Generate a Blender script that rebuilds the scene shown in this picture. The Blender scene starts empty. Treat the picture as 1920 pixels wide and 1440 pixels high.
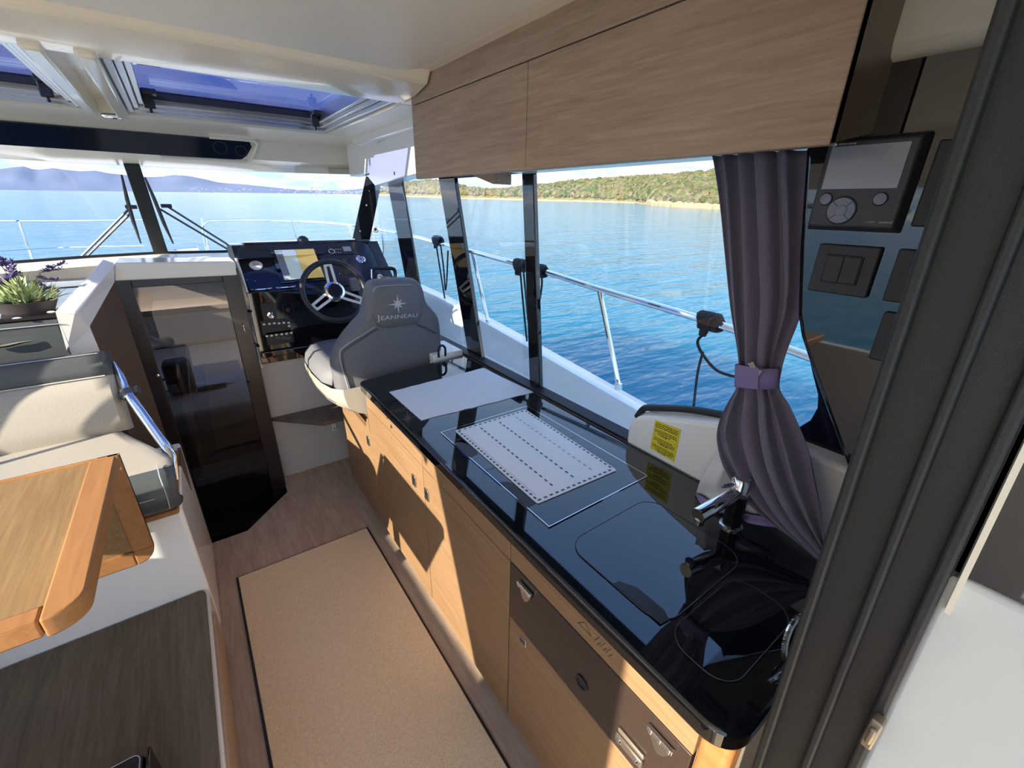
import bpy, bmesh, math, random
from mathutils import Vector, Matrix
from math import sin, cos, pi, radians
random.seed(7)
SC = bpy.context.scene
COL = SC.collection

# ------------------------------------------------------------------ camera
F = 805.0                                     # focal length in pixels of the 1920x1440 frame
YAW, PIT, ROL = radians(36.35), radians(22.55), radians(1.05)
_f = Vector((sin(YAW)*cos(PIT), cos(YAW)*cos(PIT), -sin(PIT)))
_r0 = Vector((cos(YAW), -sin(YAW), 0)); _u0 = _r0.cross(_f)
_r = _r0*cos(ROL)+_u0*sin(ROL); _u = -_r0*sin(ROL)+_u0*cos(ROL)
CAM = Vector((0, 0, 1.62))
cd = bpy.data.cameras.new('camera'); cam = bpy.data.objects.new('camera', cd); COL.objects.link(cam)
cd.sensor_width = 36; cd.lens = F/1920*36; cd.clip_start = .01; cd.clip_end = 20000
m = Matrix((_r, _u, -_f)).transposed().to_4x4(); m.translation = CAM; cam.matrix_world = m
SC.camera = cam

# ------------------------------------------------------------------ world, sun, exposure
SC.view_settings.view_transform = 'Standard'; SC.view_settings.look = 'None'
SC.view_settings.gamma = 1; SC.view_settings.use_curve_mapping = False
SC.view_settings.exposure = 1.6
SUN_DIR = Vector((.81, .23, -.40)).normalized()
sl = bpy.data.lights.new('sun', 'SUN'); sl.energy = 5.0; sl.angle = radians(.6); sl.color = (1, .86, .68)
so = bpy.data.objects.new('sun', sl); COL.objects.link(so)
so.rotation_euler = SUN_DIR.to_track_quat('-Z', 'Y').to_euler()

w = bpy.data.worlds.new('sky'); SC.world = w; w.use_nodes = True
N = w.node_tree.nodes; L = w.node_tree.links; N.clear()
def nd(t, **k):
    n = N.new(t)
    for a, b in k.items(): setattr(n, a, b)
    return n
tc = nd('ShaderNodeTexCoord'); sx = nd('ShaderNodeSeparateXYZ'); L.new(tc.outputs['Generated'], sx.inputs[0])
rp = nd('ShaderNodeValToRGB'); L.new(sx.outputs['Z'], rp.inputs[0])
e = rp.color_ramp.elements
e[0].position = 0; e[0].color = (.31, .46, .71, 1)
e[1].position = .75; e[1].color = (.20, .36, .74, 1)
x = e.new(.10); x.color = (.40, .55, .76, 1)
x = e.new(.28); x.color = (.42, .57, .80, 1)
mp = nd('ShaderNodeMapping'); mp.inputs['Scale'].default_value = (1, 1, 5); L.new(tc.outputs['Generated'], mp.inputs[0])
nz = nd('ShaderNodeTexNoise'); nz.inputs['Scale'].default_value = 4.5; nz.inputs['Detail'].default_value = 9; nz.inputs['Roughness'].default_value = .62
L.new(mp.outputs[0], nz.inputs['Vector'])
cr = nd('ShaderNodeValToRGB'); cr.color_ramp.elements[0].position = .46; cr.color_ramp.elements[1].position = .64
L.new(nz.outputs[0], cr.inputs[0])
zr = nd('ShaderNodeMapRange'); zr.inputs['From Min'].default_value = .45; zr.inputs['From Max'].default_value = .12
L.new(sx.outputs['Z'], zr.inputs[0])
mu = nd('ShaderNodeMath', operation='MULTIPLY'); L.new(cr.outputs[0], mu.inputs[0]); L.new(zr.outputs[0], mu.inputs[1])
mx = nd('ShaderNodeMix', data_type='RGBA'); L.new(mu.outputs[0], mx.inputs[0]); L.new(rp.outputs[0], mx.inputs[6]); mx.inputs[7].default_value = (.92, .87, .80, 1)
bg = nd('ShaderNodeBackground'); bg.inputs['Strength'].default_value = .78; L.new(mx.outputs[2], bg.inputs[0])
wo = nd('ShaderNodeOutputWorld'); L.new(bg.outputs[0], wo.inputs[0])

# ------------------------------------------------------------------ helpers
def ray(px, py): return _r*((px-960)/F)-_u*((py-720)/F)+_f
def P(px, py, ax, v):                         # pixel -> point on an axis plane
    d = ray(px, py); i = 'xyz'.index(ax); return CAM+d*((v-CAM[i])/d[i])
def PP(px, py, p0, n):                        # pixel -> point on any plane
    d = ray(px, py); return CAM+d*((Vector(p0)-CAM).dot(n)/d.dot(n))
ROOT = {}
def B(): return bmesh.new()
def face(bm, pts):
    return bm.faces.new([bm.verts.new(p) for p in pts])
def box(bm, x0, x1, y0, y1, z0, z1):
    v = [bm.verts.new(p) for p in ((x0,y0,z0),(x1,y0,z0),(x1,y1,z0),(x0,y1,z0),(x0,y0,z1),(x1,y0,z1),(x1,y1,z1),(x0,y1,z1))]
    for f in ((3,2,1,0),(4,5,6,7),(0,1,5,4),(1,2,6,5),(2,3,7,6),(3,0,4,7)): bm.faces.new([v[i] for i in f])
    return bm
def bx(*a): return box(B(), *a)
def prism(bm, pts, d):
    d = Vector(d); a = [bm.verts.new(p) for p in pts]; b = [bm.verts.new(Vector(p)+d) for p in pts]; n = len(a)
    bm.faces.new(a[::-1]); bm.faces.new(b)
    for i in range(n): bm.faces.new((a[i], a[(i+1) % n], b[(i+1) % n], b[i]))
    bmesh.ops.recalc_face_normals(bm, faces=bm.faces[:]); return bm
def hexa(bm, a, b):                           # two matching loops joined
    A = [bm.verts.new(p) for p in a]; C = [bm.verts.new(p) for p in b]; n = len(A)
    bm.faces.new(A[::-1]); bm.faces.new(C)
    for i in range(n): bm.faces.new((A[i], A[(i+1) % n], C[(i+1) % n], C[i]))
    bmesh.ops.recalc_face_normals(bm, faces=bm.faces[:]); return bm
def smooth_path(pts, n=6):
    pts = [Vector(p) for p in pts]; out = []
    for i in range(len(pts)-1):
        p0 = pts[max(i-1, 0)]; p1 = pts[i]; p2 = pts[i+1]; p3 = pts[min(i+2, len(pts)-1)]
        for k in range(n):
            t = k/n
            out.append(.5*((2*p1)+(p2-p0)*t+(2*p0-5*p1+4*p2-p3)*t*t+(3*p1-p0-3*p2+p3)*t**3))
    out.append(pts[-1]); return out
def tube(bm, pts, r, seg=8, closed=False):
    pts = [Vector(p) for p in pts]; n = len(pts); rings = []; up = None
    for i, p in enumerate(pts):
        if closed: t = pts[(i+1) % n]-pts[i-1]
        else: t = pts[min(i+1, n-1)]-pts[max(i-1, 0)]
        t.normalize()
        if up is None: up = Vector((0,0,1)) if abs(t.z) < .9 else Vector((1,0,0))
        s = t.cross(up); s.normalize(); up = s.cross(t); up.normalize()
        rr = r[i] if isinstance(r, (list, tuple)) else r
        rings.append([bm.verts.new(p+(s*cos(2*pi*k/seg)+up*sin(2*pi*k/seg))*rr) for k in range(seg)])
    for i in range(n if closed else n-1):
        a, b = rings[i], rings[(i+1) % n]
        for k in range(seg): bm.faces.new((a[k], a[(k+1) % seg], b[(k+1) % seg], b[k]))
    if not closed: bm.faces.new(rings[0][::-1]); bm.faces.new(rings[-1])
    bmesh.ops.recalc_face_normals(bm, faces=bm.faces[:]); return bm
def frame_of(n):
    n = Vector(n).normalized(); a = Vector((0,0,1)) if abs(n.z) < .95 else Vector((0,1,0))
    s = a.cross(n).normalized(); return s, n.cross(s), n
def lathe(bm, c, axis, prof, seg=24, sx=1, sy=1):
    s, t, n = frame_of(axis); c = Vector(c); rings = []
    for r, h in prof:
        if r < 1e-6: rings.append([bm.verts.new(c+n*h)])
        else: rings.append([bm.verts.new(c+n*h+s*(r*sx*cos(2*pi*k/seg))+t*(r*sy*sin(2*pi*k/seg))) for k in range(seg)])
    for a, b in zip(rings, rings[1:]):
        for k in range(seg):
            q = [a[k % len(a)], a[(k+1) % len(a)], b[(k+1) % len(b)], b[k % len(b)]]
            u = []
            for v in q:
                if v not in u: u.append(v)
            if len(u) > 2: bm.faces.new(u)
    for g in (rings[0], rings[-1]):
        if len(g) > 2: bm.faces.new(g)
    bmesh.ops.recalc_face_normals(bm, faces=bm.faces[:]); return bm
def grid(bm, rows):
    V = [[bm.verts.new(p) for p in r] for r in rows]
    for a, b in zip(V, V[1:]):
        for i in range(len(a)-1): bm.faces.new((a[i], a[i+1], b[i+1], b[i]))
    return bm
def rrect(x0, x1, y0, y1, r, n=6):            # rounded rectangle outline, 2D
    o = []
    for cx, cy, a in ((x1-r, y1-r, 0), (x0+r, y1-r, 90), (x0+r, y0+r, 180), (x1-r, y0+r, 270)):
        for k in range(n+1): t = radians(a+90*k/n); o.append((cx+r*cos(t), cy+r*sin(t)))
    return o
def pillow(bm, outline, depth_axis, levels):  # puffy solid: outline of 3D points, levels=(scale,offset)
    c = sum((Vector(p) for p in outline), Vector())/len(outline); d = Vector(depth_axis); rings = []
    for s, o in levels: rings.append([bm.verts.new(c+(Vector(p)-c)*s+d*o) for p in outline])
    n = len(outline)
    for a, b in zip(rings, rings[1:]):
        for i in range(n): bm.faces.new((a[i], a[(i+1) % n], b[(i+1) % n], b[i]))
    for g in (rings[0], rings[-1]):
        cc = bm.verts.new(sum((v.co for v in g), Vector())/n)
        for i in range(n): bm.faces.new((g[i], g[(i+1) % n], cc))
    bmesh.ops.recalc_face_normals(bm, faces=bm.faces[:]); return bm
_tx = {}
def text(bm, s, o, xd, yd, h, lift=.0004, align='LEFT', shear=0):
    cu = bpy.data.curves.new('t', 'FONT'); cu.body = s; cu.size = h/.72; cu.align_x = align; cu.shear = shear; cu.resolution_u = 2
    ob = bpy.data.objects.new('t', cu); COL.objects.link(ob)
    me = bpy.data.meshes.new_from_object(ob.evaluated_get(bpy.context.evaluated_depsgraph_get()))
    xd = Vector(xd).normalized(); yd = Vector(yd).normalized(); n = xd.cross(yd)
    vs = [bm.verts.new(Vector(o)+xd*v.co.x+yd*v.co.y+n*lift) for v in me.vertices]
    for p in me.polygons:
        try: bm.faces.new([vs[i] for i in p.vertices])
        except ValueError: pass
    bpy.data.objects.remove(ob); bpy.data.curves.remove(cu); bpy.data.meshes.remove(me); return bm
def obj(name, bm, mat, off, bevel=0, smooth=35, sub=0, seg=2):
    if off.length: bmesh.ops.translate(bm, verts=bm.verts[:], vec=-off)
    me = bpy.data.meshes.new(name); bm.to_mesh(me); bm.free(); me.materials.append(mat)
    if smooth: me.shade_smooth(); me.set_sharp_from_angle(angle=radians(smooth))
    o = bpy.data.objects.new(name, me); COL.objects.link(o)
    if bevel:
        b = o.modifiers.new('bevel', 'BEVEL'); b.width = bevel; b.segments = seg; b.limit_method = 'ANGLE'; b.angle_limit = radians(35)
        b.harden_normals = False
    if sub: s = o.modifiers.new('sub', 'SUBSURF'); s.levels = sub; s.render_levels = sub
    return o
def thing(name, label, cat, loc, group=None):
    o = bpy.data.objects.new(name, None); o.empty_display_size = .05; COL.objects.link(o); o.location = loc
    o['label'] = label; o['category'] = cat
    if group: o['group'] = group
    ROOT[o] = Vector(loc); return o
def part(parent, name, bm, mat, label=None, kind=None, **k):
    o = obj(name, bm, mat, ROOT[parent], **k); o.parent = parent; ROOT[o] = ROOT[parent]
    if label: o['label'] = label
    if kind: o['kind'] = kind
    return o
def solo(name, bm, mat, label, cat, group=None, kind=None, loc=None, **k):
    if loc is None:
        xs = [v.co for v in bm.verts]
        loc = Vector(((min(v.x for v in xs)+max(v.x for v in xs))/2, (min(v.y for v in xs)+max(v.y for v in xs))/2, min(v.z for v in xs)))
    loc = Vector(loc); o = obj(name, bm, mat, loc, **k); o.location = loc; ROOT[o] = loc
    o['label'] = label; o['category'] = cat
    if group: o['group'] = group
    if kind: o['kind'] = kind
    return o
def struct(name, bm, mat, label, cat, **k):
    return solo(name, bm, mat, label, cat, kind='structure', loc=(0,0,0), **k)

# ------------------------------------------------------------------ materials
def mat(name, c, rough=.5, metal=0, spec=.5, coat=0, bump=0, bscale=200, var=0, vscale=8, emit=None, estr=1, sheen=0):
    m = bpy.data.materials.new(name); m.use_nodes = True; nt = m.node_tree; b = nt.nodes['Principled BSDF']
    b.inputs['Base Color'].default_value = (*c, 1); b.inputs['Roughness'].default_value = rough; b.inputs['Metallic'].default_value = metal
    b.inputs['Specular IOR Level'].default_value = spec; b.inputs['Coat Weight'].default_value = coat; b.inputs['Coat Roughness'].default_value = .03
    if sheen: b.inputs['Sheen Weight'].default_value = sheen
    t = None
    if bump or var: t = nt.nodes.new('ShaderNodeTexCoord')
    if var:
        n = nt.nodes.new('ShaderNodeTexNoise'); n.inputs['Scale'].default_value = vscale; n.inputs['Detail'].default_value = 5
        nt.links.new(t.outputs['Object'], n.inputs['Vector'])
        r = nt.nodes.new('ShaderNodeValToRGB'); r.color_ramp.elements[0].position = .3; r.color_ramp.elements[1].position = .7
        r.color_ramp.elements[0].color = (*[v*(1-var) for v in c], 1); r.color_ramp.elements[1].color = (*[min(1, v*(1+var)) for v in c], 1)
        nt.links.new(n.outputs[0], r.inputs[0]); nt.links.new(r.outputs[0], b.inputs['Base Color'])
    if bump:
        n = nt.nodes.new('ShaderNodeTexNoise'); n.inputs['Scale'].default_value = bscale; n.inputs['Detail'].default_value = 3
        nt.links.new(t.outputs['Object'], n.inputs['Vector'])
        u = nt.nodes.new('ShaderNodeBump'); u.inputs['Strength'].default_value = bump; u.inputs['Distance'].default_value = .002
        nt.links.new(n.outputs[0], u.inputs['Height']); nt.links.new(u.outputs[0], b.inputs['Normal'])
    if emit: b.inputs['Emission Color'].default_value = (*emit, 1); b.inputs['Emission Strength'].default_value = estr
    return m
def wood(name, c1, c2, axis='y', fine=70, rough=.38, coat=.0, broad=4):
    m = bpy.data.materials.new(name); m.use_nodes = True; nt = m.node_tree; b = nt.nodes['Principled BSDF']
    b.inputs['Roughness'].default_value = rough; b.inputs['Coat Weight'].default_value = coat; b.inputs['Coat Roughness'].default_value = .1; b.inputs['Specular IOR Level'].default_value = .35
    t = nt.nodes.new('ShaderNodeTexCoord')
    def n(sc, along, det):
        mp = nt.nodes.new('ShaderNodeMapping'); s = [sc]*3; s['xyz'.index(axis)] = along; mp.inputs['Scale'].default_value = s
        nt.links.new(t.outputs['Object'], mp.inputs[0])
        q = nt.nodes.new('ShaderNodeTexNoise'); q.inputs['Scale'].default_value = 1; q.inputs['Detail'].default_value = det; q.inputs['Roughness'].default_value = .6
        q.inputs['Distortion'].default_value = .3
        nt.links.new(mp.outputs[0], q.inputs['Vector']); return q
    a = n(fine, 3.5, 6); c = n(fine*3.2, 9, 3); d = n(broad, .8, 2)
    ad = nt.nodes.new('ShaderNodeMix'); ad.data_type = 'FLOAT'; ad.inputs[0].default_value = .42
    nt.links.new(a.outputs[0], ad.inputs[2]); nt.links.new(c.outputs[0], ad.inputs[3])
    a2 = nt.nodes.new('ShaderNodeMix'); a2.data_type = 'FLOAT'; a2.inputs[0].default_value = .25
    nt.links.new(ad.outputs[0], a2.inputs[2]); nt.links.new(d.outputs[0], a2.inputs[3])
    r = nt.nodes.new('ShaderNodeValToRGB'); r.color_ramp.elements[0].position = .36; r.color_ramp.elements[1].position = .62
    r.color_ramp.elements[0].color = (*c1, 1); r.color_ramp.elements[1].color = (*c2, 1)
    nt.links.new(a2.outputs[0], r.inputs[0]); nt.links.new(r.outputs[0], b.inputs['Base Color'])
    u = nt.nodes.new('ShaderNodeBump'); u.inputs['Strength'].default_value = .12; u.inputs['Distance'].default_value = .001
    nt.links.new(ad.outputs[0], u.inputs['Height']); nt.links.new(u.outputs[0], b.inputs['Normal'])
    return m
def glassmat(name, tint, f0=.022, rough=0.0, strength=1.0):
    m = bpy.data.materials.new(name); m.use_nodes = True; nt = m.node_tree; nt.nodes.clear()
    o = nt.nodes.new('ShaderNodeOutputMaterial'); mxs = nt.nodes.new('ShaderNodeMixShader')
    lw = nt.nodes.new('ShaderNodeLayerWeight'); lw.inputs['Blend'].default_value = .5          # facing: 0 head on, 1 grazing
    pw = nt.nodes.new('ShaderNodeMath'); pw.operation = 'POWER'; pw.inputs[1].default_value = 5; nt.links.new(lw.outputs['Facing'], pw.inputs[0])
    fr = nt.nodes.new('ShaderNodeMapRange'); fr.inputs['To Min'].default_value = f0; fr.inputs['To Max'].default_value = .9; nt.links.new(pw.outputs[0], fr.inputs[0])
    tr = nt.nodes.new('ShaderNodeBsdfTransparent'); tr.inputs[0].default_value = (*tint, 1)
    gl = nt.nodes.new('ShaderNodeBsdfGlossy'); gl.inputs['Roughness'].default_value = rough; gl.inputs['Color'].default_value = (strength,)*3+(1,)
    nt.links.new(fr.outputs[0], mxs.inputs[0]); nt.links.new(tr.outputs[0], mxs.inputs[1]); nt.links.new(gl.outputs[0], mxs.inputs[2]); nt.links.new(mxs.outputs[0], o.inputs[0])
    return m
GEL = mat('cream_gelcoat', (.90, .83, .69), .2, coat=.25)
GELW = mat('white_gelcoat', (.90, .885, .85), .22, coat=.3)
CEIL = mat('cream_headliner', (.93, .85, .69), .5)
OAK = wood('light_oak_veneer', (.205, .118, .060), (.31, .19, .10), 'y', 90, .42)
OAK_SHADE = wood('oak_veneer_shade_copy', (.34, .23, .16), (.51, .375, .28), 'y', 60, .5)  # second copy of the oak veneer, colour raised for parts in shade
TEAK = wood('orange_solid_wood', (.27, .12, .04), (.37, .175, .065), 'y', 40, .5)
TABLE = wood('golden_oak_tabletop', (.185, .105, .044), (.30, .185, .082), 'y', 70, .55)
FLOORW = wood('brown_laminate_floor', (.33, .235, .165), (.50, .375, .28), 'y', 26, .6)
DARKW = wood('dark_wenge_platform', (.10, .073, .046), (.18, .138, .094), 'y', 40, .6)
BLK = mat('gloss_black', (.006, .007, .010), .03, spec=.95)
BLKG = mat('black_glass_cooktop', (.005, .006, .009), .02, spec=.95)
BLKM = mat('matt_black_plastic', (.012, .013, .016), .45)
NAVY = mat('dark_navy_panel', (.010, .015, .028), .12)
ALU = mat('black_anodised_aluminium', (.014, .016, .017), .5, bump=.15, bscale=900)
CHROME = mat('polished_steel', (.82, .82, .84), .06, metal=1)
STEEL = mat('brushed_steel', (.55, .55, .56), .28, metal=1)
RUBBER = mat('black_rubber', (.010, .011, .014), .5)
CREAM = mat('cream_leather', (.40, .365, .315), .5, bump=.25, bscale=350)
GREYL = mat('dark_grey_leather', (.075, .085, .09), .42, bump=.25, bscale=350)
SEATG = mat('grey_seat_vinyl', (.15, .15, .165), .6, bump=.2, bscale=500)
STITCH = mat('pale_stitching', (.45, .45, .46), .6)
SILVERP = mat('silver_print', (.55, .55, .57), .4)
CURT = mat('purple_grey_curtain_cloth', (.165, .145, .215), .85, bump=.5, bscale=700, sheen=.2)
PURP = mat('violet_band_cloth', (.24, .19, .40), .8, bump=.3, bscale=500)
LINING = mat('white_curtain_lining', (.72, .72, .70), .8)
MATB = mat('beige_carpet_pile', (.78, .59, .38), .95, bump=1.0, bscale=420, var=.14, vscale=220)
PAPER = mat('white_paper_mat', (.72, .73, .76), .7, bump=.5, bscale=160)
PMAT = mat('white_vinyl_placemat', (.76, .76, .77), .45)
DASHP = mat('navy_print', (.06, .065, .12), .6)
YELL = mat('yellow_sticker', (.78, .66, .03), .5)
INK = mat('black_ink', (.02, .02, .02), .6)
PLGREY = mat('dark_grey_plastic', (.05, .055, .06), .42)
SCREEN = mat('blank_lcd', (.33, .36, .42), .12, spec=.8)
BTN = mat('translucent_grey_button', (.22, .24, .32), .3)
PLUG = mat('charcoal_switch_plastic', (.035, .037, .042), .5)
WALNUT = mat('dark_brown_glass_panel', (.035, .024, .02), .15)
GLASS = glassmat('clear_glass', (.93, .96, .97))
TINT = glassmat('smoked_acrylic', (.45, .43, .43), .03)
BLUEG = glassmat('blue_tinted_hatch_glass', (.40, .45, .72), .04)

# ================================================================== SETTING
# floor with the companionway well cut out of it
fl = B()
outl = [(-1.2,-.15),(1.06,-.15),(1.06,2.9),(.19,2.9),(.185,2.52),(-.055,2.275),(-.30,2.275),(-.30,2.9),(-1.2,2.9)]
prism(fl, [(a,b,-.04) for a,b in outl], (0,0,.04))
struct('floor', fl, FLOORW, 'brown wood laminate saloon floor', 'floor', smooth=0)
wl = B()
prism(wl, [(-.32,2.27,-.45),(-.30,2.27,-.45),(-.30,2.27,-.04),(-.32,2.27,-.04)], (0,.63,0))
hexa(wl, [(-.30,2.275,-.45),(-.055,2.275,-.45),(-.055,2.275,-.04),(-.30,2.275,-.04)], [(-.30,2.255,-.45),(-.05,2.255,-.45),(-.05,2.255,-.04),(-.30,2.255,-.04)])
hexa(wl, [(-.055,2.275,-.45),(.185,2.52,-.45),(.185,2.52,-.04),(-.055,2.275,-.04)], [(-.05,2.255,-.45),(.20,2.51,-.45),(.20,2.51,-.04),(-.05,2.255,-.04)])
box(wl, .185, .205, 2.51, 2.9, -.45, -.04)
box(wl, -.32, .2, 2.2, 2.95, -.47, -.45)
struct('trim_1', wl, WALNUT, 'dark brown step well in front of the smoked door', 'step well', smooth=0)

# starboard lower wall and black window sill
struct('wall_starboard', bx(1.065, 1.12, .02, 3.3, -.3, .90), GELW, 'white lower cabin side behind the galley worktop', 'wall')
sb = B(); hexa(sb, [(1.052,.1,.90),(1.095,.1,.90),(1.095,.1,.918),(1.052,.1,.910)], [(1.052,3.2,.90),(1.095,3.2,.90),(1.095,3.2,.918),(1.052,3.2,.910)])
struct('trim_2', sb, RUBBER, 'black rubber sill along the starboard window', 'window sill')

# port wall: solid aft, leaning post, big window, forward post
pw = B(); X0, X1 = -1.25, -1.2
box(pw, X0, X1, -.17, 3.6, -.1, .86)
box(pw, X0, X1, -.17, 3.3, 1.74, 2.02)
prism(pw, [(X0,-.17,.86),(X0,.38,.86),(X0,.68,1.74),(X0,-.17,1.74)], (.05,0,0))
prism(pw, [(X0,1.93,.86),(X0,2.04,.86),(X0,2.12,1.74),(X0,2.01,1.74)], (.05,0,0))
box(pw, -1.215, X1, 1.862, 1.885, .86, 1.74)
prism(pw, [(X0,2.75,.86),(X0,2.84,.86),(X0,3.0,1.74),(X0,2.91,1.74)], (.05,0,0))
struct('wall_port', pw, GELW, 'white port cabin side with leaning window posts', 'wall', smooth=0)
w3 = struct('window_3', bx(-1.228,-1.222,.38,3.0,.86,1.74), GLASS, 'clear port side window', 'window', smooth=0)
gb = B(); tube(gb, smooth_path([(-1.2,.74,1.63),(-1.15,.76,1.62),(-1.13,.80,1.62),(-1.13,1.30,1.655),(-1.15,1.34,1.66),(-1.2,1.36,1.665)]), .013)
part(w3, 'grab_rail', gb, CHROME)

# ------------------------------------------------------------ ceiling
Zr = 1.98
def mk_ceil():
    b = B()
    # aft headliner panel with a moulded edge
    pr = rrect(-1.22, .70, -.48, 1.50, .10, 8)
    inner = [(x, y) for x, y in pr]
    outer = [(x+(.035 if x > -.3 else -.03), y+(.035 if y > 0 else -.03)) for x, y in pr]
    n = len(pr)
    a = [b.verts.new((x, y, 2.0)) for x, y in inner]; c = [b.verts.new((x, y, 2.03)) for x, y in outer]
    b.faces.new(a[::-1])
    for i in range(n): b.faces.new((a[i], a[(i+1) % n], c[(i+1) % n], c[i]))
    bmesh.ops.recalc_face_normals(b, faces=b.faces[:])
    return b
struct('ceiling', mk_ceil(), CEIL, 'cream saloon headliner panel with a rounded moulded edge', 'ceiling')
# roof mould: border round the panel, cross beam, hatch surrounds, front slope
rf = B()
box(rf, .60, 1.08, -.2, 1.762, 2.035, 2.10)
box(rf, -1.25, .64, 1.40, 1.60, 2.03, 2.10)
box(rf, -1.25, .64, -.5, 1.45, 2.06, 2.12)
hexa(rf, [(-1.25,1.545,2.06),(-1.25,1.60,2.0),(-1.25,1.70,Zr),(-1.25,1.86,Zr),(-1.25,1.86,2.10),(-1.25,1.545,2.10)],
         [(.796,1.545,2.06),(.796,1.60,2.0),(.796,1.70,Zr),(.796,1.86,Zr),(.796,1.86,2.10),(.796,1.545,2.10)])
box(rf, .796, 1.08, 1.762, 1.86, Zr, 2.10)
struct('trim_3', rf, GEL, 'glossy cream cross beam of the roof', 'roof beam', bevel=.010, seg=3, smooth=30)
r2 = B()
box(r2, .80, 1.08, 1.86, 2.95, Zr, 2.08)
box(r2, -.235, -.19, 1.80, 2.97, Zr-.015, 2.08)
box(r2, -.13, -.085, 1.80, 2.97, Zr-.015, 2.08)
box(r2, -.20, -.12, 1.86, 2.97, 2.035, 2.08)
struct('trim_4', r2, GEL, 'cream roof bars between the two sliding hatches', 'roof bar', bevel=.008)
r3 = B()   # front header: runs down from hatch to the windscreen, with the recess for the dark strip
prof = [(2.94,Zr),(3.20,1.972),(3.34,1.962),(3.40,1.858),(3.46,1.838),(3.60,1.80),(3.66,1.80),(3.66,2.06),(2.94,2.06)]
def bowed(x): t = (x+.12)/1.2; return -.34*t*t*abs(t)**.3 if x > -.12 else -.30*t*t
xs = [-1.25,-.9,-.5,-.12,.2,.46,.7,.9,1.10]
rows = []
for x in xs: rows.append([Vector((x, y+(bowed(x) if i in (5,6) else .25*bowed(x) if i in (3,4) else 0), z)) for i, (y, z) in enumerate(prof)])
V = [[r3.verts.new(p) for p in r] for r in rows]; n = len(prof)
for a, c in zip(V, V[1:]):
    for i in range(n): r3.faces.new((a[i], a[(i+1) % n], c[(i+1) % n], c[i]))
r3.faces.new(V[0]); r3.faces.new(V[-1][::-1]); bmesh.ops.recalc_face_normals(r3, faces=r3.faces[:])
hd = struct('trim_5', r3, GEL, 'cream header above the windscreen', 'windscreen header', smooth=25)
# dark strip recessed in the header
q0 = Vector((0,3.335,1.962)); q1 = Vector((0,3.398,1.860)); dv = (q1-q0); nrm = Vector((0,dv.z,-dv.y)).normalized()
if nrm.y > 0: nrm = -nrm
def strip(off, grow):
    pts = []
    for px, py in ((-400,192),(380,257),(455,263),(468,266),(471,274),(462,290),(452,297),(435,297),(300,289),(-400,242)):
        p = PP(px, py, q0, nrm); pts.append(p)
    c = sum(pts, Vector())/len(pts)
    return [c+(p-c)*Vector((1,1,1)).x+nrm*off+Vector(((.03 if p.x > 0 else -.0)*grow,0,0))+dv.normalized()*((.012 if (p-c).dot(dv) > 0 else -.008)*grow) for p in pts]
prism(sB := B(), strip(.012, 0), nrm*-.014)
part(hd, 'instrument_strip', sB, NAVY, label='long dark navy strip with a rounded end', smooth=0)
rim = B(); tube(rim, smooth_path(strip(.010, 1)[1:9], 5), .009, 8); part(hd, 'strip_rim', rim, GEL)
for px, py, r in ((413,277,.035),(452,283,.030)):
    rg = B(); c = PP(px, py, q0+nrm*.0125, nrm); s, t, nn = frame_of(nrm)
    tube(rg, [c+(s*cos(a*pi/16)+t*sin(a*pi/16))*r for a in range(32)], .0015, 5, closed=True); part(hd, 'speaker_ring', rg, PLGREY)
# small chrome roof lamp on the header
lampb = B(); c = P(214, 222, 'z', Zr-.006); lathe(lampb, (c.x, 2.975, 1.975), (0,0,-1), [(.0,0),(.042,0),(.042,.004),(.03,.011),(0,.012)], 24)
solo('courtesy_lamp', lampb, CHROME, 'small oval chrome courtesy lamp under the roof bar', 'lamp')

# two sliding roof hatches
def hatch(x0, x1, lab):
    t = thing('roof_hatch', lab, 'hatch', ((x0+x1)/2, 2.4, 1.99), 'roof hatches')
    f = B()
    for k, (ins, z) in enumerate(((0,1.990),(.022,2.005),(.044,2.02))):
        box(f, x0+ins, x0+ins+.02, 1.86, 2.93-ins, z, 2.075); box(f, x1-ins-.02, x1-ins, 1.86, 2.93-ins, z, 2.075)
        box(f, x0+ins, x1-ins, 2.93-ins-.02, 2.93-ins, z, 2.075)
    part(t, 'frame', f, STEEL, bevel=.003)
    s = B(); box(s, x0+.06, x1-.06, 2.80, 2.825, 2.035, 2.07); part(t, 'front_seal', s, RUBBER, bevel=.003)
    g = B(); box(g, x0+.06, x1-.06, 2.15, 2.80, 2.062, 2.068); part(t, 'pane', g, BLUEG, smooth=0)
    bb = B(); box(bb, x0+.06, x1-.06, 2.135, 2.155, 2.045, 2.07); part(t, 'rear_rail', bb, mat('brown_bronze_rail', (.14,.11,.10), .35))
    l2 = B(); hexa(l2, [(x0+.06,2.10,2.10),(x1-.06,2.10,2.10),(x1-.06,2.10,2.106),(x0+.06,2.10,2.106)], [(x0+.06,1.5,2.155),(x1-.06,1.5,2.155),(x1-.06,1.5,2.161),(x0+.06,1.5,2.161)])
    part(t, 'raised_pane', l2, glassmat('smoky_hatch_glass', (.93,.94,.95), .10), smooth=0)
    for hx in (x0+.085, x1-.085):
        h = B(); box(h, hx-.02, hx+.02, 2.775, 2.80, 1.995, 2.06); box(h, hx-.02, hx+.035, 2.72, 2.80, 2.045, 2.065); box(h, hx-.006, hx+.006, 2.78, 2.795, 1.978, 1.995)
        part(t, 'catch', h, BLKM, bevel=.005)
    a = B(); box(a, x0+.08, x0+.14, 2.06, 2.12, 2.03, 2.08)
    tube(a, [(x0+.12,2.09,2.06),(x0+.26,1.98,2.10)], .008); tube(a, [(x0+.14,2.12,2.04),(x0+.27,2.02,2.085)], .006); part(t, 'lift_arm', a, BLKM)
    return t
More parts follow.
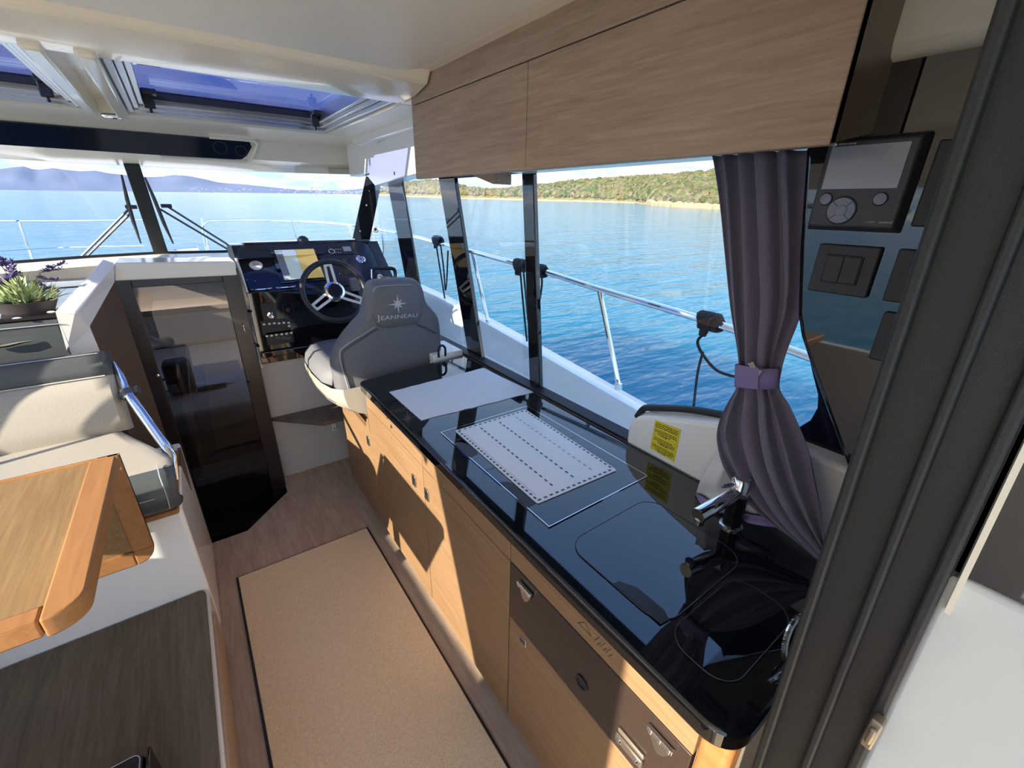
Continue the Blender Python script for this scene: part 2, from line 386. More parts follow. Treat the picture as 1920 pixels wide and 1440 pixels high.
hatch(-.08, .79, 'sliding roof hatch with blue glass above the helm')
hatch(-1.12, -.24, 'sliding roof hatch with blue glass at the left edge of the ceiling')
# starboard header over the side window (white moulded cheek)
ch = B()
fr_ = [(707,267),(773,236),(779,326),(748,334),(703,349),(690,333)]
lo = [P(a,b,'x',1.0) for a,b in fr_]
hexa(ch, [(p.x,p.y,p.z) for p in lo], [(1.10,p.y,p.z) for p in lo])
box(ch, .95, 1.12, 1.60, 2.96, 1.94, 2.08)
hexa(ch, [(1.014,2.2,1.80),(1.014,2.2,2.0),(1.09,2.2,2.0),(1.09,2.2,1.80)], [(1.014,3.30,1.785),(1.014,3.30,2.0),(1.09,3.30,2.0),(1.09,3.30,1.785)])
struct('trim_6', ch, GELW, 'white moulded cheek above the side window ahead of the wall cabinet', 'moulding', bevel=.006)
bu = B(); c = P(740,325,'x',1.0); lathe(bu, c, (-1,0,0), [(0,0),(.009,0),(.009,.004),(0,.005)], 12, .5, 1)
solo('vent_button', bu, PLGREY, 'tiny dark oval button on the white roof cheek', 'button')
co = B(); box(co, -1.3, 1.1, -.75, -.46, 2.03, 2.10); box(co, -1.3, -1.25, -1.25, -.17, 1.74, 2.05); struct('ceiling_cockpit', co, GEL, 'unseen cream hardtop and valance shading the cockpit', 'roof', smooth=0)  # unseen plate and valance, sized to keep sun off the cockpit side
rs = B(); box(rs, .93, 1.12, -.5, .42, 1.835, 2.06)
struct('trim_7', rs, GEL, 'cream roof edge above the black pillar', 'moulding', bevel=.02)

# ------------------------------------------------------------ starboard windows
XW = 1.08
def leaner(name, tl, tr, br, bl, th, mt, lab):
    b = B(); pts = [P(*tl,'x',XW), P(*tr,'x',XW), P(*br,'x',XW), P(*bl,'x',XW)]
    prism(b, pts, (th,0,0)); return struct(name, b, mt, lab, 'window post', bevel=.003)
g1 = B(); a = [(XW+.012, .15, .92), (XW+.012, 1.40, .92), (XW+.012, 1.46, 1.75), (XW+.012, .15, 1.75)]; prism(g1, a, (.005,0,0))
w1 = struct('window_1', g1, GLASS, 'large clear starboard window over the galley', 'window', smooth=0)
fr = B()      # black printed border with a rounded aft corner
pts = [P(a_,b_,'x',XW+.006) for a_,b_ in ((1500,560),(1512,650),(1525,705),(1534,740),(1533,765),(1520,788),(1492,805),(1440,820),(1440,905),(1660,905),(1660,560))]
prism(fr, pts, (.003,0,0)); part(w1, 'printed_border', fr, BLK, smooth=0)
g2 = B(); prism(g2, [(XW+.026,1.36,.92),(XW+.026,1.95,.92),(XW+.026,2.06,1.75),(XW+.026,1.42,1.75)], (.005,0,0))
struct('window_4', g2, GLASS, 'sliding glass pane between the two dark posts', 'window', smooth=0)
g4 = B(); prism(g4, [(XW+.012,1.95,.92),(XW+.012,3.0,.92),(XW+.012,3.05,1.76),(XW+.012,2.06,1.76)], (.005,0,0))
struct('window_5', g4, GLASS, 'starboard window beside the helm', 'window', smooth=0)
leaner('trim_8', (821,330),(851,330),(908,705),(880,680), .02, BLK, 'glossy black window post behind the helm seat')
leaner('trim_9', (978,320),(999,320),(1012,730),(993,722), .02, BLK, 'slim glossy black post of the sliding window')
leaner('trim_10', (724,330),(752,332),(788,545),(760,525), .012, BLK, 'black aluminium window post beside the helm')
tp = B(); box(tp, XW, XW+.03, .1, 2.1, 1.735, 1.80); struct('trim_11', tp, RUBBER, 'black upper frame of the starboard window', 'window frame')
# windscreen
TOP = [(-1.20,3.28,1.80),(-.9,3.42,1.80),(-.5,3.53,1.80),(-.145,3.58,1.80),(.2,3.54,1.80),(.6,3.44,1.80),(.9,3.32,1.79),(1.06,3.20,1.79)]
BOT = [(-1.25,3.50,1.25),(-.9,3.66,1.265),(-.5,3.76,1.275),(-.145,3.80,1.28),(.2,3.78,1.275),(.6,3.70,1.28),(.9,3.58,1.29),(1.08,3.44,1.30)]
def pane(i0, i1):
    b = B(); a = [Vector(TOP[i]) for i in range(i0, i1+1)]; c = [Vector(BOT[i]) for i in range(i0, i1+1)]
    grid(b, [a, c]); return b
struct('window_2', pane(3,7), GLASS, 'starboard half of the windscreen', 'window', smooth=60)
struct('window_6', pane(0,3), GLASS, 'port half of the windscreen', 'window', smooth=60)
mu_ = B(); hexa(mu_, [P(231,307,'y',3.56),P(262,309,'y',3.56),P(262,309,'y',3.60),P(231,307,'y',3.60)], [P(291,482,'y',3.79),P(318,481,'y',3.79),P(318,481,'y',3.83),P(291,482,'y',3.83)])
struct('trim_12', mu_, ALU, 'black centre mullion of the windscreen', 'window post', bevel=.004)
ap = B(); hexa(ap, [P(686,330,'y',3.14),P(716,338,'y',3.02),P(716,338,'y',3.08),P(686,330,'y',3.22)], [P(657,465,'y',3.44),P(690,468,'y',3.34),P(690,468,'y',3.40),P(657,465,'y',3.52)])
apo = struct('trim_13', ap, BLK, 'glossy black windscreen corner pillar with steel screws', 'window post', bevel=.004)
for px, py in ((694,358),(688,385),(676,434)):
    k = (py-335)/130; yy = 3.12+.30*k-.02
    s_ = B(); lathe(s_, P(px,py,'y',yy), (-.3,-1,-.1), [(0,0),(.009,0),(.008,.004),(0,.006)], 12); part(apo, 'screw', s_, CHROME)
# sill of the windscreen and dash top under it
sl_ = B()
rows = []
for (x, y, z) in BOT: rows.append([(x, y+.03, z+.004), (x, y-.06, z+.002), (x, y-.10, z-.012), (x, y-.16, z-.03)])
grid(sl_, rows); struct('trim_14', sl_, GEL, 'cream sill below the windscreen', 'window sill')
gk = B(); tube(gk, [(x, y-.005, z+.008) for x, y, z in BOT], .012, 6); struct('trim_15', gk, RUBBER, 'black gasket along the foot of the windscreen', 'gasket')
ds = B(); grid(ds, [[(-.30,3.62,1.245),(-.28,3.62,1.245),(.2,3.64,1.25),(1.05,3.45,1.25)], [(-.30,2.80,1.335),(-.28,2.80,1.335),(.2,2.80,1.33),(1.05,2.95,1.33)]])
face(ds, [(-.30,2.62,1.34),(-.30,3.62,1.245),(-.30,3.62,1.18),(-.30,2.62,1.18)])
struct('trim_16', ds, GEL, 'cream dash top ahead of the companionway', 'dash top')

# ------------------------------------------------------------ companionway surround and door
cw = B()
# sloping coaming: front foot, rises to the beam
A1 = P(103,583,'y',2.36); A2 = P(142,588,'y',2.36); A3 = P(168,612,'y',2.40); A4 = P(186,655,'y',2.40); A5 = P(125,657,'y',2.36)
B1 = P(192,486,'y',2.66); B2 = P(214,493,'y',2.60); B3 = P(215,528,'y',2.60)
lowL = Vector((A1.x+.02, 2.36, .75)); lowR = Vector((A4.x+.0, 2.40, .75))
def q(*p): face(cw, p)
q(A1,A2,B2,B1); q(A2,A3,B3,B2); q(A1,A5,A4,A3,A2)
q(A1,B1,B1+Vector((0,.0,-.3)),A1+Vector((0,0,-.3)),)
q(A5,lowL,lowR,A4)
bmesh.ops.remove_doubles(cw, verts=cw.verts[:], dist=.0005); bmesh.ops.recalc_face_normals(cw, faces=cw.faces[:])
struct('trim_17', cw, GELW, 'white sloping coaming left of the smoked door', 'coaming', smooth=0, bevel=.006, seg=3)
bm_ = B()
C1 = P(214,493,'y',2.6); C2 = P(441,490,'y',2.6); C3 = P(446,517,'y',2.6); C4 = P(214,528,'y',2.6)
hexa(bm_, [C1,C2,C3,C4], [p+Vector((0,.22,.0)) for p in (C1,C2,C3,C4)])
struct('trim_18', bm_, GEL, 'cream beam over the smoked companionway door', 'beam', bevel=.008, seg=3)
jb = B()      # wooden jamb on the left of the door
prism(jb, [A3+Vector((-.004,0,-.004)), A4+Vector((-.004,0,0)), Vector((A4.x-.004,2.40,-.44)), Vector((B3.x+.0,2.6,-.44)), B3+Vector((0,0,-.004))], (-.02,0,0))
struct('trim_19', jb, mat('shade_darkened_walnut', (.13,.085,.06), .45), 'walnut door jamb beside the white coaming', 'door jamb', smooth=0)  # wood darkened in its colour for the shadow on the jamb
dr = struct('door_1', bx(-.30,.185,2.615,2.63,-.44,1.31), TINT, 'smoked acrylic companionway door down to the cabin', 'door', smooth=0)
df = B(); box(df, -.30,-.235,2.602,2.64,-.44,1.31); box(df,.115,.19,2.602,2.64,-.44,1.31); box(df,-.235,.115,2.602,2.64,1.245,1.31); box(df,-.235,.115,2.60,2.64,-.44,-.30)
part(dr, 'door_frame', df, mat('dark_brown_frame', (.022,.016,.015), .25), bevel=.003)
kn = B(); c = P(296,703,'y',2.6); lathe(kn, c, (0,-1,0), [(0,0),(.009,0),(.007,.012),(0,.014)], 12); part(dr, 'door_knob', kn, CHROME)
hk = B(); c = P(467,722,'y',2.6); box(hk, c.x-.008, c.x+.008, 2.585, 2.60, c.z-.02, c.z+.02); part(dr, 'door_latch', hk, BLKM, bevel=.003)
# the forward cabin seen dimly through the door
cb = B()
def wallq(*p): face(cb, p)
wallq((-.95,2.7,-.5),(-.95,6.0,-.5),(-.95,6.0,.92),(-.95,2.7,.92)); wallq((.95,2.7,-.5),(.95,6.0,-.5),(.95,6.0,.92),(.95,2.7,.92))
wallq((-.95,6.0,-.5),(.95,6.0,-.5),(.95,6.0,.92),(-.95,6.0,.92)); wallq((-.95,2.7,-.5),(.95,2.7,-.5),(.95,6.0,-.5),(-.95,6.0,-.5))
wallq((-.95,2.7,-.5),(-.335,2.7,-.5),(-.335,2.7,.92),(-.95,2.7,.92)); wallq((.20,2.7,-.5),(.95,2.7,-.5),(.95,2.7,.92),(.20,2.7,.92))
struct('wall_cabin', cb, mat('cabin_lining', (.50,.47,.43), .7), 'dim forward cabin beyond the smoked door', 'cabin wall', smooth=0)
bed = thing('cabin_berth', 'pale berth mattress in the forward cabin behind the smoked door', 'bed', (0,4.4,-.5))
part(bed, 'berth_base', bx(-.9,.9,3.44,5.9,-.498,.10), OAK_SHADE, smooth=0)
part(bed, 'mattress', bx(-.9,.9,3.40,5.4,.10,.27), mat('berth_cover', (.62,.59,.56), .8), bevel=.05, seg=4)
part(bed, 'bolster', bx(-.9,.9,5.2,5.5,.27,.62), mat('berth_bolster', (.48,.46,.45), .8), bevel=.06, seg=4)
part(bed, 'step', bx(-.30,.15,3.10,3.38,-.498,-.12), mat('berth_step', (.5,.48,.45), .6), bevel=.01)
bgp = thing('black_bag', 'small black bag standing on the berth behind the smoked door', 'bag', P(345,735,'z',.27))
c = ROOT[bgp]
b_ = B(); pillow(b_, [(c.x+a,c.y,c.z+.13+d) for a,d in rrect(-.085,.085,-.13,.13,.04)], (0,1,0), [(.85,-.07),(1,-.04),(1,.04),(.85,.07)]); bb0 = part(bgp,'bag_body',b_,BLKM)
b_ = B(); tube(b_, smooth_path([(c.x-.08,c.y-.04,c.z+.05),(c.x-.13,c.y-.05,c.z+.03),(c.x-.12,c.y-.05,c.z+.11),(c.x-.085,c.y-.04,c.z+.14)]), .008,6); part(bb0,'bag_strap',b_,BLKM)
c = P(405,718,'z',.27)
b_ = B(); grid(b_, [[(c.x-.13+.065*i, c.y-.08+.05*j, .275+.02*((i*7+j*3)%4)/3) for i in range(5)] for j in range(4)])
solo('crumpled_papers', b_, PAPER, 'crumpled pale papers lying right of the black bag', 'papers', smooth=0)
b_ = B(); tube(b_, smooth_path([(c.x-.12,c.y-.13,.285),(c.x-.04,c.y-.14,.29),(c.x+.06,c.y-.12,.285)]), .018, 6)
solo('black_pouch', b_, BLKM, 'slim black pouch in front of the crumpled papers', 'pouch')
cs = thing('cabin_shelf', 'curved shelf above the berth behind the smoked door', 'shelf', (0,5.6,.70))
part(cs, 'shelf_board', bx(-.9,.9,5.35,5.95,.70,.74), mat('shelf_top', (.5,.48,.46), .6), bevel=.01); part(cs, 'shelf_front', bx(-.9,.9,5.34,5.36,.62,.72), OAK_SHADE)
c = P(372,578,'z',.745)
b_ = B(); box(b_, c.x-.10,c.x+.10,c.y-.03,c.y+.05,.745,.78); solo('shelf_trinket', b_, CHROME, 'small shiny object lying on the cabin shelf', 'trinket', bevel=.012)
# foredeck, with an unseen skylight added to light the cabin
fd = B()
def dk(x0,x1,y0,y1): box(fd, x0,x1,y0,y1,.92,.95)
dk(-1.2,1.2,3.60,3.9); dk(-1.2,-.7,3.9,5.0); dk(.7,1.2,3.9,5.0); box(fd,-1.2,1.1,3.66,3.70,.9,1.24); prism(fd, [(-1.2,5.0,.92),(1.2,5.0,.92),(.9,6.2,.92),(.35,6.9,.92),(-.6,6.9,.92),(-1.1,6.2,.92)], (0,0,.04))
struct('deck', fd, GELW, 'white foredeck ahead of the windscreen', 'deck', smooth=0)
struct('window_7', bx(-.7,.7,3.9,5.0,.935,.945), glassmat('added_skylight_glass', (.92,.94,.95)), 'added skylight in the foredeck, lighting the cabin', 'window', smooth=0)

# ================================================================== GALLEY
XF = .53
def lock(t, y, z, s=.032):
    k = B(); box(k, XF-.006, XF, y-s/2, y+s/2, z-s*.75, z+s*.75); o = part(t, 'door_lock', k, STEEL, bevel=.002)
    k = B(); prism(k, [(XF-.0065,y-s*.28,z-s*.4),(XF-.0065,y+s*.28,z-s*.4),(XF-.0065,y,z+s*.1)], (-.002,0,0)); prism(k, [(XF-.0065,y-s*.28,z+s*.4),(XF-.0065,y+s*.28,z+s*.4),(XF-.0065,y,z-s*.05)], (-.002,0,0)); part(t, 'lock_knob', k, BLKM, smooth=0)
def cab(name, y0, y1, lab):
    t = thing(name, lab, 'cabinet', (.8, (y0+y1)/2, 0), 'galley cabinets')
    part(t, 'carcass', bx(XF+.02, 1.05, y0+.002, y1-.002, .07, .858), OAK_SHADE, smooth=0)
    part(t, 'plinth', bx(XF+.045, 1.05, y0+.002, y1-.002, .0, .07), mat('brown_plinth', (.05,.035,.028), .5), smooth=0)
    part(t, 'fascia', bx(XF, XF+.02, y0+.001, y1-.001, .735, .858), OAK, bevel=.0015)
    return t
t1 = cab('galley_cabinet', 1.265, 1.87, 'oak galley cabinet nearest the helm seat')
cd1 = part(t1, 'cabinet_door', bx(XF, XF+.02, 1.267, 1.868, .072, .731), OAK, bevel=.0015); lock(cd1, 1.348, .625)
ic = B()      # small printed mark under the worktop edge
for a in (20, 75): 
    c_ = (1.585, .792); prism(ic, [(XF-.0005,c_[0],c_[1])]+[(XF-.0005,c_[0]+.020*cos(radians(a+d)),c_[1]-.008+.020*sin(radians(a+d))) for d in (0,15,30)], (-.0008,0,0))
for a in (200, 255):
    c_ = (1.56, .778); prism(ic, [(XF-.0005,c_[0],c_[1])]+[(XF-.0005,c_[0]+.018*cos(radians(a+d)),c_[1]+.018*sin(radians(a+d))) for d in (0,15,30)], (-.0008,0,0))
part(t1, 'printed_mark', ic, INK, kind='stuff', smooth=0)
t2 = cab('galley_cabinet', .715, 1.263, 'oak galley cabinet under the hob, middle of the row')
cd2 = part(t2, 'cabinet_door', bx(XF, XF+.02, .717, 1.261, .072, .731), OAK, bevel=.0015); lock(cd2, 1.235, .628)
t3 = cab('galley_cabinet', .165, .713, 'oak galley cabinet with dark brown drawer band and chrome catches')
cd3 = part(t3, 'cabinet_door', bx(XF, XF+.02, .167, .711, .072, .528), OAK, bevel=.0015)
d3 = part(t3, 'drawer_band', bx(XF, XF+.02, .167, .711, .532, .731), WALNUT, label='dark brown glossy drawer front', bevel=.0015)
for y in (.640, .222):
    k = B(); pts = [(XF-.004, y-.028+.056*i/10, .700-.042*sin(pi*i/10)) for i in range(11)]; prism(k, pts, (-.002,0,0))
    part(d3, 'chrome_catch', k, STEEL, smooth=0); k = B(); box(k, XF-.012, XF-.003, y-.028, y+.028, .698, .708)
    for yy in (-.02,0,.02): box(k, XF-.0135, XF-.011, y+yy-.004, y+yy+.004, .696, .710)
    part(d3, 'catch_hinge', k, CHROME, bevel=.0015)
k = B(); lathe(k, (XF-.0005,.425,.60), (-1,0,0), [(.019,0),(.019,.003),(.014,.003),(.014,.001),(0,.001)], 20); part(d3, 'lock_hole', k, BLKM)
k = B(); box(k, XF-.010, XF, .245, .315, .565, .590); o_ = part(t3, 'hasp', k, mat('bronze_plate', (.16,.13,.11), .35, metal=.6), bevel=.006)
k = B(); box(k, XF-.007, XF, .245, .312, .594, .606); part(d3, 'hasp_rail', k, mat('bronze_rail', (.22,.19,.15), .4, metal=.5), bevel=.003)
for y in (.258,.302): k = B(); lathe(k, (XF-.010,y,.577), (-1,0,0), [(0,0),(.006,0),(.005,.003),(0,.004)], 10); part(o_, 'hasp_screw', k, CHROME)
k = B(); box(k, XF-.002, XF, .632, .664, .483, .507); bdg = part(cd3, 'badge', k, STEEL, bevel=.001)
k = B(); 
for i in range(3): box(k, XF-.0026, XF-.002, .637, .659, .488+.006*i, .490+.006*i)
part(t3, 'badge_print', k, INK, kind='stuff', smooth=0)
k = B()      # little engraved marks on the fascia
tube(k, [(XF-.0006,.455,.765),(XF-.0006,.435,.785),(XF-.0006,.415,.765),(XF-.0006,.455,.765)], .0007, 4)
for i in range(3): tube(k, [(XF-.0006,.405-.016*i,.762),(XF-.0006,.393-.016*i,.785)], .0007, 4); tube(k, [(XF-.0006,.396-.016*i,.76),(XF-.0006,.388-.016*i,.775)], .0007, 4)
part(t3, 'printed_mark', k, PLGREY, kind='stuff', smooth=0)
cp = B(); box(cp, XF-.004, XF+.05, .112, .163, 0, .858); solo('corner_post', cp, TEAK, 'orange wood corner post at the near end of the galley', 'post', bevel=.012, seg=3)
ep = B(); box(ep, XF+.05, 1.05, .128, .150, 0, .858); struct('wall_galley_end', ep, GEL, 'cream end panel closing the galley beside the sliding door', 'end panel')
# helm seat pedestal in oak
hp = thing('seat_pedestal', 'oak pedestal below the helm seat', 'pedestal', (.75,2.12,0))
hps = part(hp, 'pedestal_side', bx(XF, XF+.02, 1.873, 2.37, .07, .60), OAK, bevel=.0015)
part(hp, 'pedestal_box', bx(XF+.02, 1.0, 1.875, 2.36, .07, .585), OAK, smooth=0)
part(hp, 'pedestal_front', bx(XF+.02, 1.0, 2.36, 2.372, .07, .60), OAK_SHADE, smooth=0)
part(hp, 'plinth', bx(XF+.045, 1.0, 1.875, 2.34, 0, .07), mat('brown_plinth2', (.05,.035,.028), .5), smooth=0)
k = B(); prism(k, [(XF+.0,1.873,.66),(XF+.0,1.90,.66),(XF+.0,1.925,.60),(XF+.0,1.873,.60)], (.02,0,0)); part(hp, 'pedestal_filler', k, OAK, smooth=0)
lock(hps, 1.905, .535)

# worktop
ZC = .90
o2 = []
for cx, cy, r, a0 in ((.485+.055,.10+.055,.055,180),(1.05,.10,0,0),(1.05,1.862,0,0),(.485+.03,1.795+.0-.03+.0,.03,90)):
    if r == 0: o2.append((cx,cy))
    else:
        for kx in range(9): t_ = radians(a0+90*kx/8); o2.append((cx+r*cos(t_), cy+r*sin(t_)))
# order: near-left corner, near right, far right, far-left corner
wt = B(); prism(wt, [(a,b,.86) for a,b in o2], (0,0,.04))
solo('worktop', wt, BLK, 'long glossy black galley worktop', 'worktop', bevel=.006, seg=3)
# hob: flush glass in a thin steel frame with two finger notches
hb = thing('hob', 'flush black glass hob cover in a thin steel frame', 'hob', (.755,.90,ZC))
part(hb, 'hob_glass', bx(.570,.942,.612,1.176,ZC,ZC+.0025), BLKG, smooth=0)
k = B()
for a in ((.5682,.570,.610,1.178),(.942,.9438,.610,1.178)): box(k, *a, ZC, ZC+.0035)
for a in ((.570,.942,.610,.6118),(.570,.942,1.1762,1.178)): box(k, *a, ZC, ZC+.0035)
part(hb, 'hob_frame', k, CHROME, smooth=0)
k = B(); box(k, .570,.942,.897,.900,ZC+.0025,ZC+.003); part(hb, 'hob_seam', k, mat('seam_grey', (.05,.06,.09), .3), smooth=0)
for y0, y1 in ((.985,1.095),(.695,.83)):
    k = B(); prism(k, [(.571,y0,ZC+.0026),(.571,y1,ZC+.0026),(.592,y1-.012,ZC+.0026),(.606,y1-.04,ZC+.0026),(.606,y0+.02,ZC+.0026),(.600,y0+.004,ZC+.0026)], (0,0,.0006)); part(hb, 'finger_notch', k, BLKM, smooth=0)
# placemats
def corners(*px): return [P(a,b,'z',ZC+.004) for a,b in px]
c4 = corners((853,808),(985,768),(1157,882),(1008,945))
def bil(u, v, z=0): 
    a = c4[0].lerp(c4[1], u); b = c4[3].lerp(c4[2], u); p = a.lerp(b, v); return Vector((p.x,p.y,ZC+.0035+z))
pm = thing('placemat', 'white placemat with dark dashed lines lying on the hob', 'placemat', bil(.5,.5))
k = B(); prism(k, [bil(a,b) for a,b in rrect(0,1,0,1,.02,3)], (0,0,.002)); part(pm, 'mat_sheet', k, PMAT, smooth=0)
k = B()
def dash(u0,u1,v0,v1): face(k, [bil(u0,v0,.0024),bil(u1,v0,.0024),bil(u1,v1,.0024),bil(u0,v1,.0024)])
for i in range(24):
    v = .025+.955*i/24
    for u in (.018, .965): dash(u, u+.02, v, v+.022)
for i in range(14):
    u = .03+.95*i/14
    for v in (.012, .972): dash(u, u+.036, v, v+.013)
for u in (.27,.53): 
    for i in range(17): v = .07+.87*i/17; dash(u, u+.018, v, v+.026)
for i in range(60):
    v = .08+.86*i/60; dash(.055,.058,v,v+.012)
part(pm, 'printed_dashes', k, DASHP, kind='stuff', smooth=0)
k = B()
for i in range(17): v = .07+.87*i/17; dash(.77,.79,v,v+.026)
part(pm, 'faded_dashes', k, mat('faded_print', (.42,.42,.46), .6), kind='stuff', smooth=0)
c4b = [P(a,b,'z',ZC+.002) for a,b in ((730,735),(905,690),(1000,735),(790,788))]
k = B(); ed = []
for i in range(4):
    a, b = c4b[i], c4b[(i+1) % 4]; nn = Vector((-(b-a).y, (b-a).x, 0)).normalized()
    for j in range(14):
        p = a.lerp(b, j/14); p = p+nn*(random.uniform(-.003,.003) if i in (0,2) and j else 0); ed.append(Vector((p.x,p.y,ZC+.0005)))
prism(k, ed, (0,0,.002)); solo('paper_towel_mat', k, PAPER, 'plain pale grey paper mat at the helm end of the worktop', 'placemat', smooth=0)
# sink lids
sk = thing('sink_lid', 'rounded black sink lid with a finger notch beside the tap', 'sink lid', (.72,.41,ZC))
k = B(); prism(k, [(a,b,ZC) for a,b in rrect(.566,.865,.282,.545,.05,8)], (0,0,.0025)); part(sk, 'lid_panel', k, BLKG, smooth=0)
k = B(); tube(k, [(a,b,ZC+.0022) for a,b in rrect(.566,.865,.282,.545,.05,8)], .0012, 5, closed=True); part(sk, 'lid_seam', k, BLKM)
k = B(); prism(k, [(.568,.29,ZC+.0026),(.568,.405,ZC+.0026),(.582,.402,ZC+.0026),(.600,.370,ZC+.0026),(.600,.305,ZC+.0026),(.590,.287,ZC+.0026)], (0,0,.0006)); part(sk, 'finger_notch', k, BLKM, smooth=0)
sk2 = thing('bin_lid', 'rounded black bin lid at the near end of the worktop', 'lid', (.68,.20,ZC))
k = B(); prism(k, [(a,b,ZC) for a,b in rrect(.556,.80,.150,.272,.045,8)], (0,0,.002)); part(sk2, 'lid_panel', k, BLKG, smooth=0)
k = B(); tube(k, [(a,b,ZC+.002) for a,b in rrect(.556,.80,.150,.272,.045,8)], .001, 5, closed=True); part(sk2, 'lid_seam', k, PLGREY)
# chrome ring pull
k = B(); cr_ = P(1496,1198,'z',.932); tube(k, [cr_+Vector((.05*cos(a*pi/20),.012*sin(a*pi/20),.034*sin(a*pi/20))) for a in range(40)], .005, 8, closed=True)
solo('ring_pull', k, CHROME, 'chrome ring pull at the near end of the worktop by the sliding door', 'ring')
# tap
tb = P(1370,985,'z',ZC); tp_ = thing('tap', 'chrome mixer tap with a black column beside the sink lid', 'tap', tb)
zt = P(1380,930,'y',tb.y).z
k = B(); lathe(k, tb, (0,0,1), [(.027,0),(.027,.004),(.024,.006),(0,.006)], 24); part(tp_, 'base_ring', k, CHROME)
k = B(); lathe(k, tb, (0,0,1), [(.0,.005),(.021,.005),(.021,zt-ZC),(0,zt-ZC)], 24); part(tp_, 'column', k, mat('black_chrome', (.05,.05,.055), .12, metal=.9))
k = B(); lathe(k, tb, (0,0,1), [(0,zt-ZC),(.0225,zt-ZC),(.0225,zt-ZC+.038),(.018,zt-ZC+.045),(0,zt-ZC+.046)], 24); tcap = part(tp_, 'cap', k, CHROME)
se = P(1308,968,'z',zt-.012); d_ = (se-(tb+Vector((0,0,zt-ZC+.008))))
k = B(); s0 = tb+Vector((0,0,zt-ZC+.010)); tube(k, [s0, s0+d_*.4, s0+d_*.97, s0+d_], [.016,.0165,.0175,.0165], 18); lathe(k, s0+d_*.93+Vector((0,0,-.014)), (d_.x*.3,d_.y*.3,-1), [(0,0),(.011,0),(.011,.014),(0,.014)], 14); part(tp_, 'spout', k, CHROME)
k = B(); s1 = tb+Vector((0,0,zt-ZC+.030)); tube(k, [s1, s1+Vector((-.055,.018,.004))], [.004,.005], 8); part(tcap, 'lever', k, CHROME)

# white backboard with the yellow notice
bt = [(.776,.90),(.776,.95),(.768,.982),(.750,1.002),(.725,1.018),(.60,1.06),(.50,1.09),(.35,1.11),(.20,1.11),(.13,1.10),(.13,.90)]
k = B(); hexa(k, [(1.045,y,z) for y,z in bt], [(1.10,y,z+(.012 if z > .92 else 0)) for y,z in bt])
struct('wall_backboard', k, GELW, 'white moulded splashback behind the tap', 'splashback', bevel=.010, seg=3)
k = B(); tube(k, smooth_path([(1.085,.775,.985),(1.085,.755,1.022),(1.085,.72,1.040),(1.085,.60,1.082),(1.085,.50,1.105),(1.085,.42,1.115)]), .011, 8)
struct('trim_20', k, RUBBER, 'black rubber gasket over the white splashback', 'gasket')
st = thing('warning_sticker', 'yellow printed notice stuck on the white splashback', 'sticker', P(1245,835,'x',1.044))
sc4 = [P(a,b,'x',1.0443) for a,b in ((1229,787),(1277,806),(1264,866),(1219,840))]
k = B(); prism(k, sc4, (-.0006,0,0)); part(st, 'sticker_sheet', k, YELL, smooth=0)
k = B()
def sq(u0,u1,v0,v1):
    f = lambda u,v: sc4[0].lerp(sc4[1],u).lerp(sc4[3].lerp(sc4[2],u),v)+Vector((-.0009,0,0))
    face(k, [f(u0,v0),f(u1,v0),f(u1,v1),f(u0,v1)])
for v, us in ((.07,(.06,.95)),(.125,(.05,.96)),(.18,(.06,.94)),(.28,(.05,.93)),(.335,(.04,.95)),(.39,(.2,.72)),(.43,(.3,.6)),(.54,(.10,.86)),(.60,(.08,.92)),(.655,(.25,.9)),(.69,(.35,.7)),(.79,(.05,.93)),(.845,(.06,.96)),(.90,(.2,.9)),(.945,(.3,.68))):
    u = us[0]
    while u < us[1]: e_ = min(us[1], u+random.uniform(.05,.14)); sq(u, e_-.018, v, v+.026); u = e_
part(st, 'printed_lines', k, INK, kind='stuff', smooth=0)

# black instrument pillar and its fittings
XP = .95
pv = [(.10,1.85),(.425,1.85),(.407,1.737),(.372,1.55),(.345,1.43),(.329,1.39),(.300,1.34),(.184,1.155),(.12,1.06),(.10,1.06)]
k = B(); hexa(k, [(XP,y,z) for y,z in pv], [(1.10,y+.0,z) for y,z in pv])
struct('wall_pillar', k, BLK, 'glossy black aft window pillar carrying switches', 'pillar', bevel=.014, seg=3)
def plate(name, y0, y1, z0, z1, th, lab, cat, mt=PLUG, parent=None):
    k = B(); box(k, XP-th, XP, y0, y1, z0, z1)
    t = thing(name, lab, cat, (XP,(y0+y1)/2,z0)); part(t, 'cover_plate', k, mt, bevel=.003, seg=3); return t
mo = thing('control_monitor', 'grey battery monitor with blank screen and round buttons on the black pillar', 'monitor', (XP,.297,1.59))
y0,y1,z0,z1 = .231,.363,1.592,1.732
k = B(); hexa(k, [(XP,y0-.004,z0-.004),(XP,y1+.004,z0-.004),(XP,y1+.004,z1+.004),(XP,y0-.004,z1+.004)], [(XP-.022,y0+.004,z0+.004),(XP-.022,y1-.004,z0+.004),(XP-.022,y1-.004,z1-.004),(XP-.022,y0+.004,z1-.004)])
part(mo, 'housing', k, PLGREY, bevel=.003); xm = XP-.0225
k = B(); box(k, xm-.0006, xm, .246, .352, 1.656, 1.721); part(mo, 'screen', k, SCREEN, smooth=0)
for yy in (.341, .263):
    k = B(); lathe(k, (xm,yy,1.640), (-1,0,0), [(0,0),(.0095,0),(.0085,.002),(0,.0025)], 20); b1 = part(mo, 'button', k, BTN)
    k = B(); tube(k, [(xm-.0004,yy+.0097*cos(a*pi/12),1.640+.0097*sin(a*pi/12)) for a in range(24)], .0009, 5, closed=True); part(b1, 'button_rim', k, BLKM)
c_ = (.313,1.622)
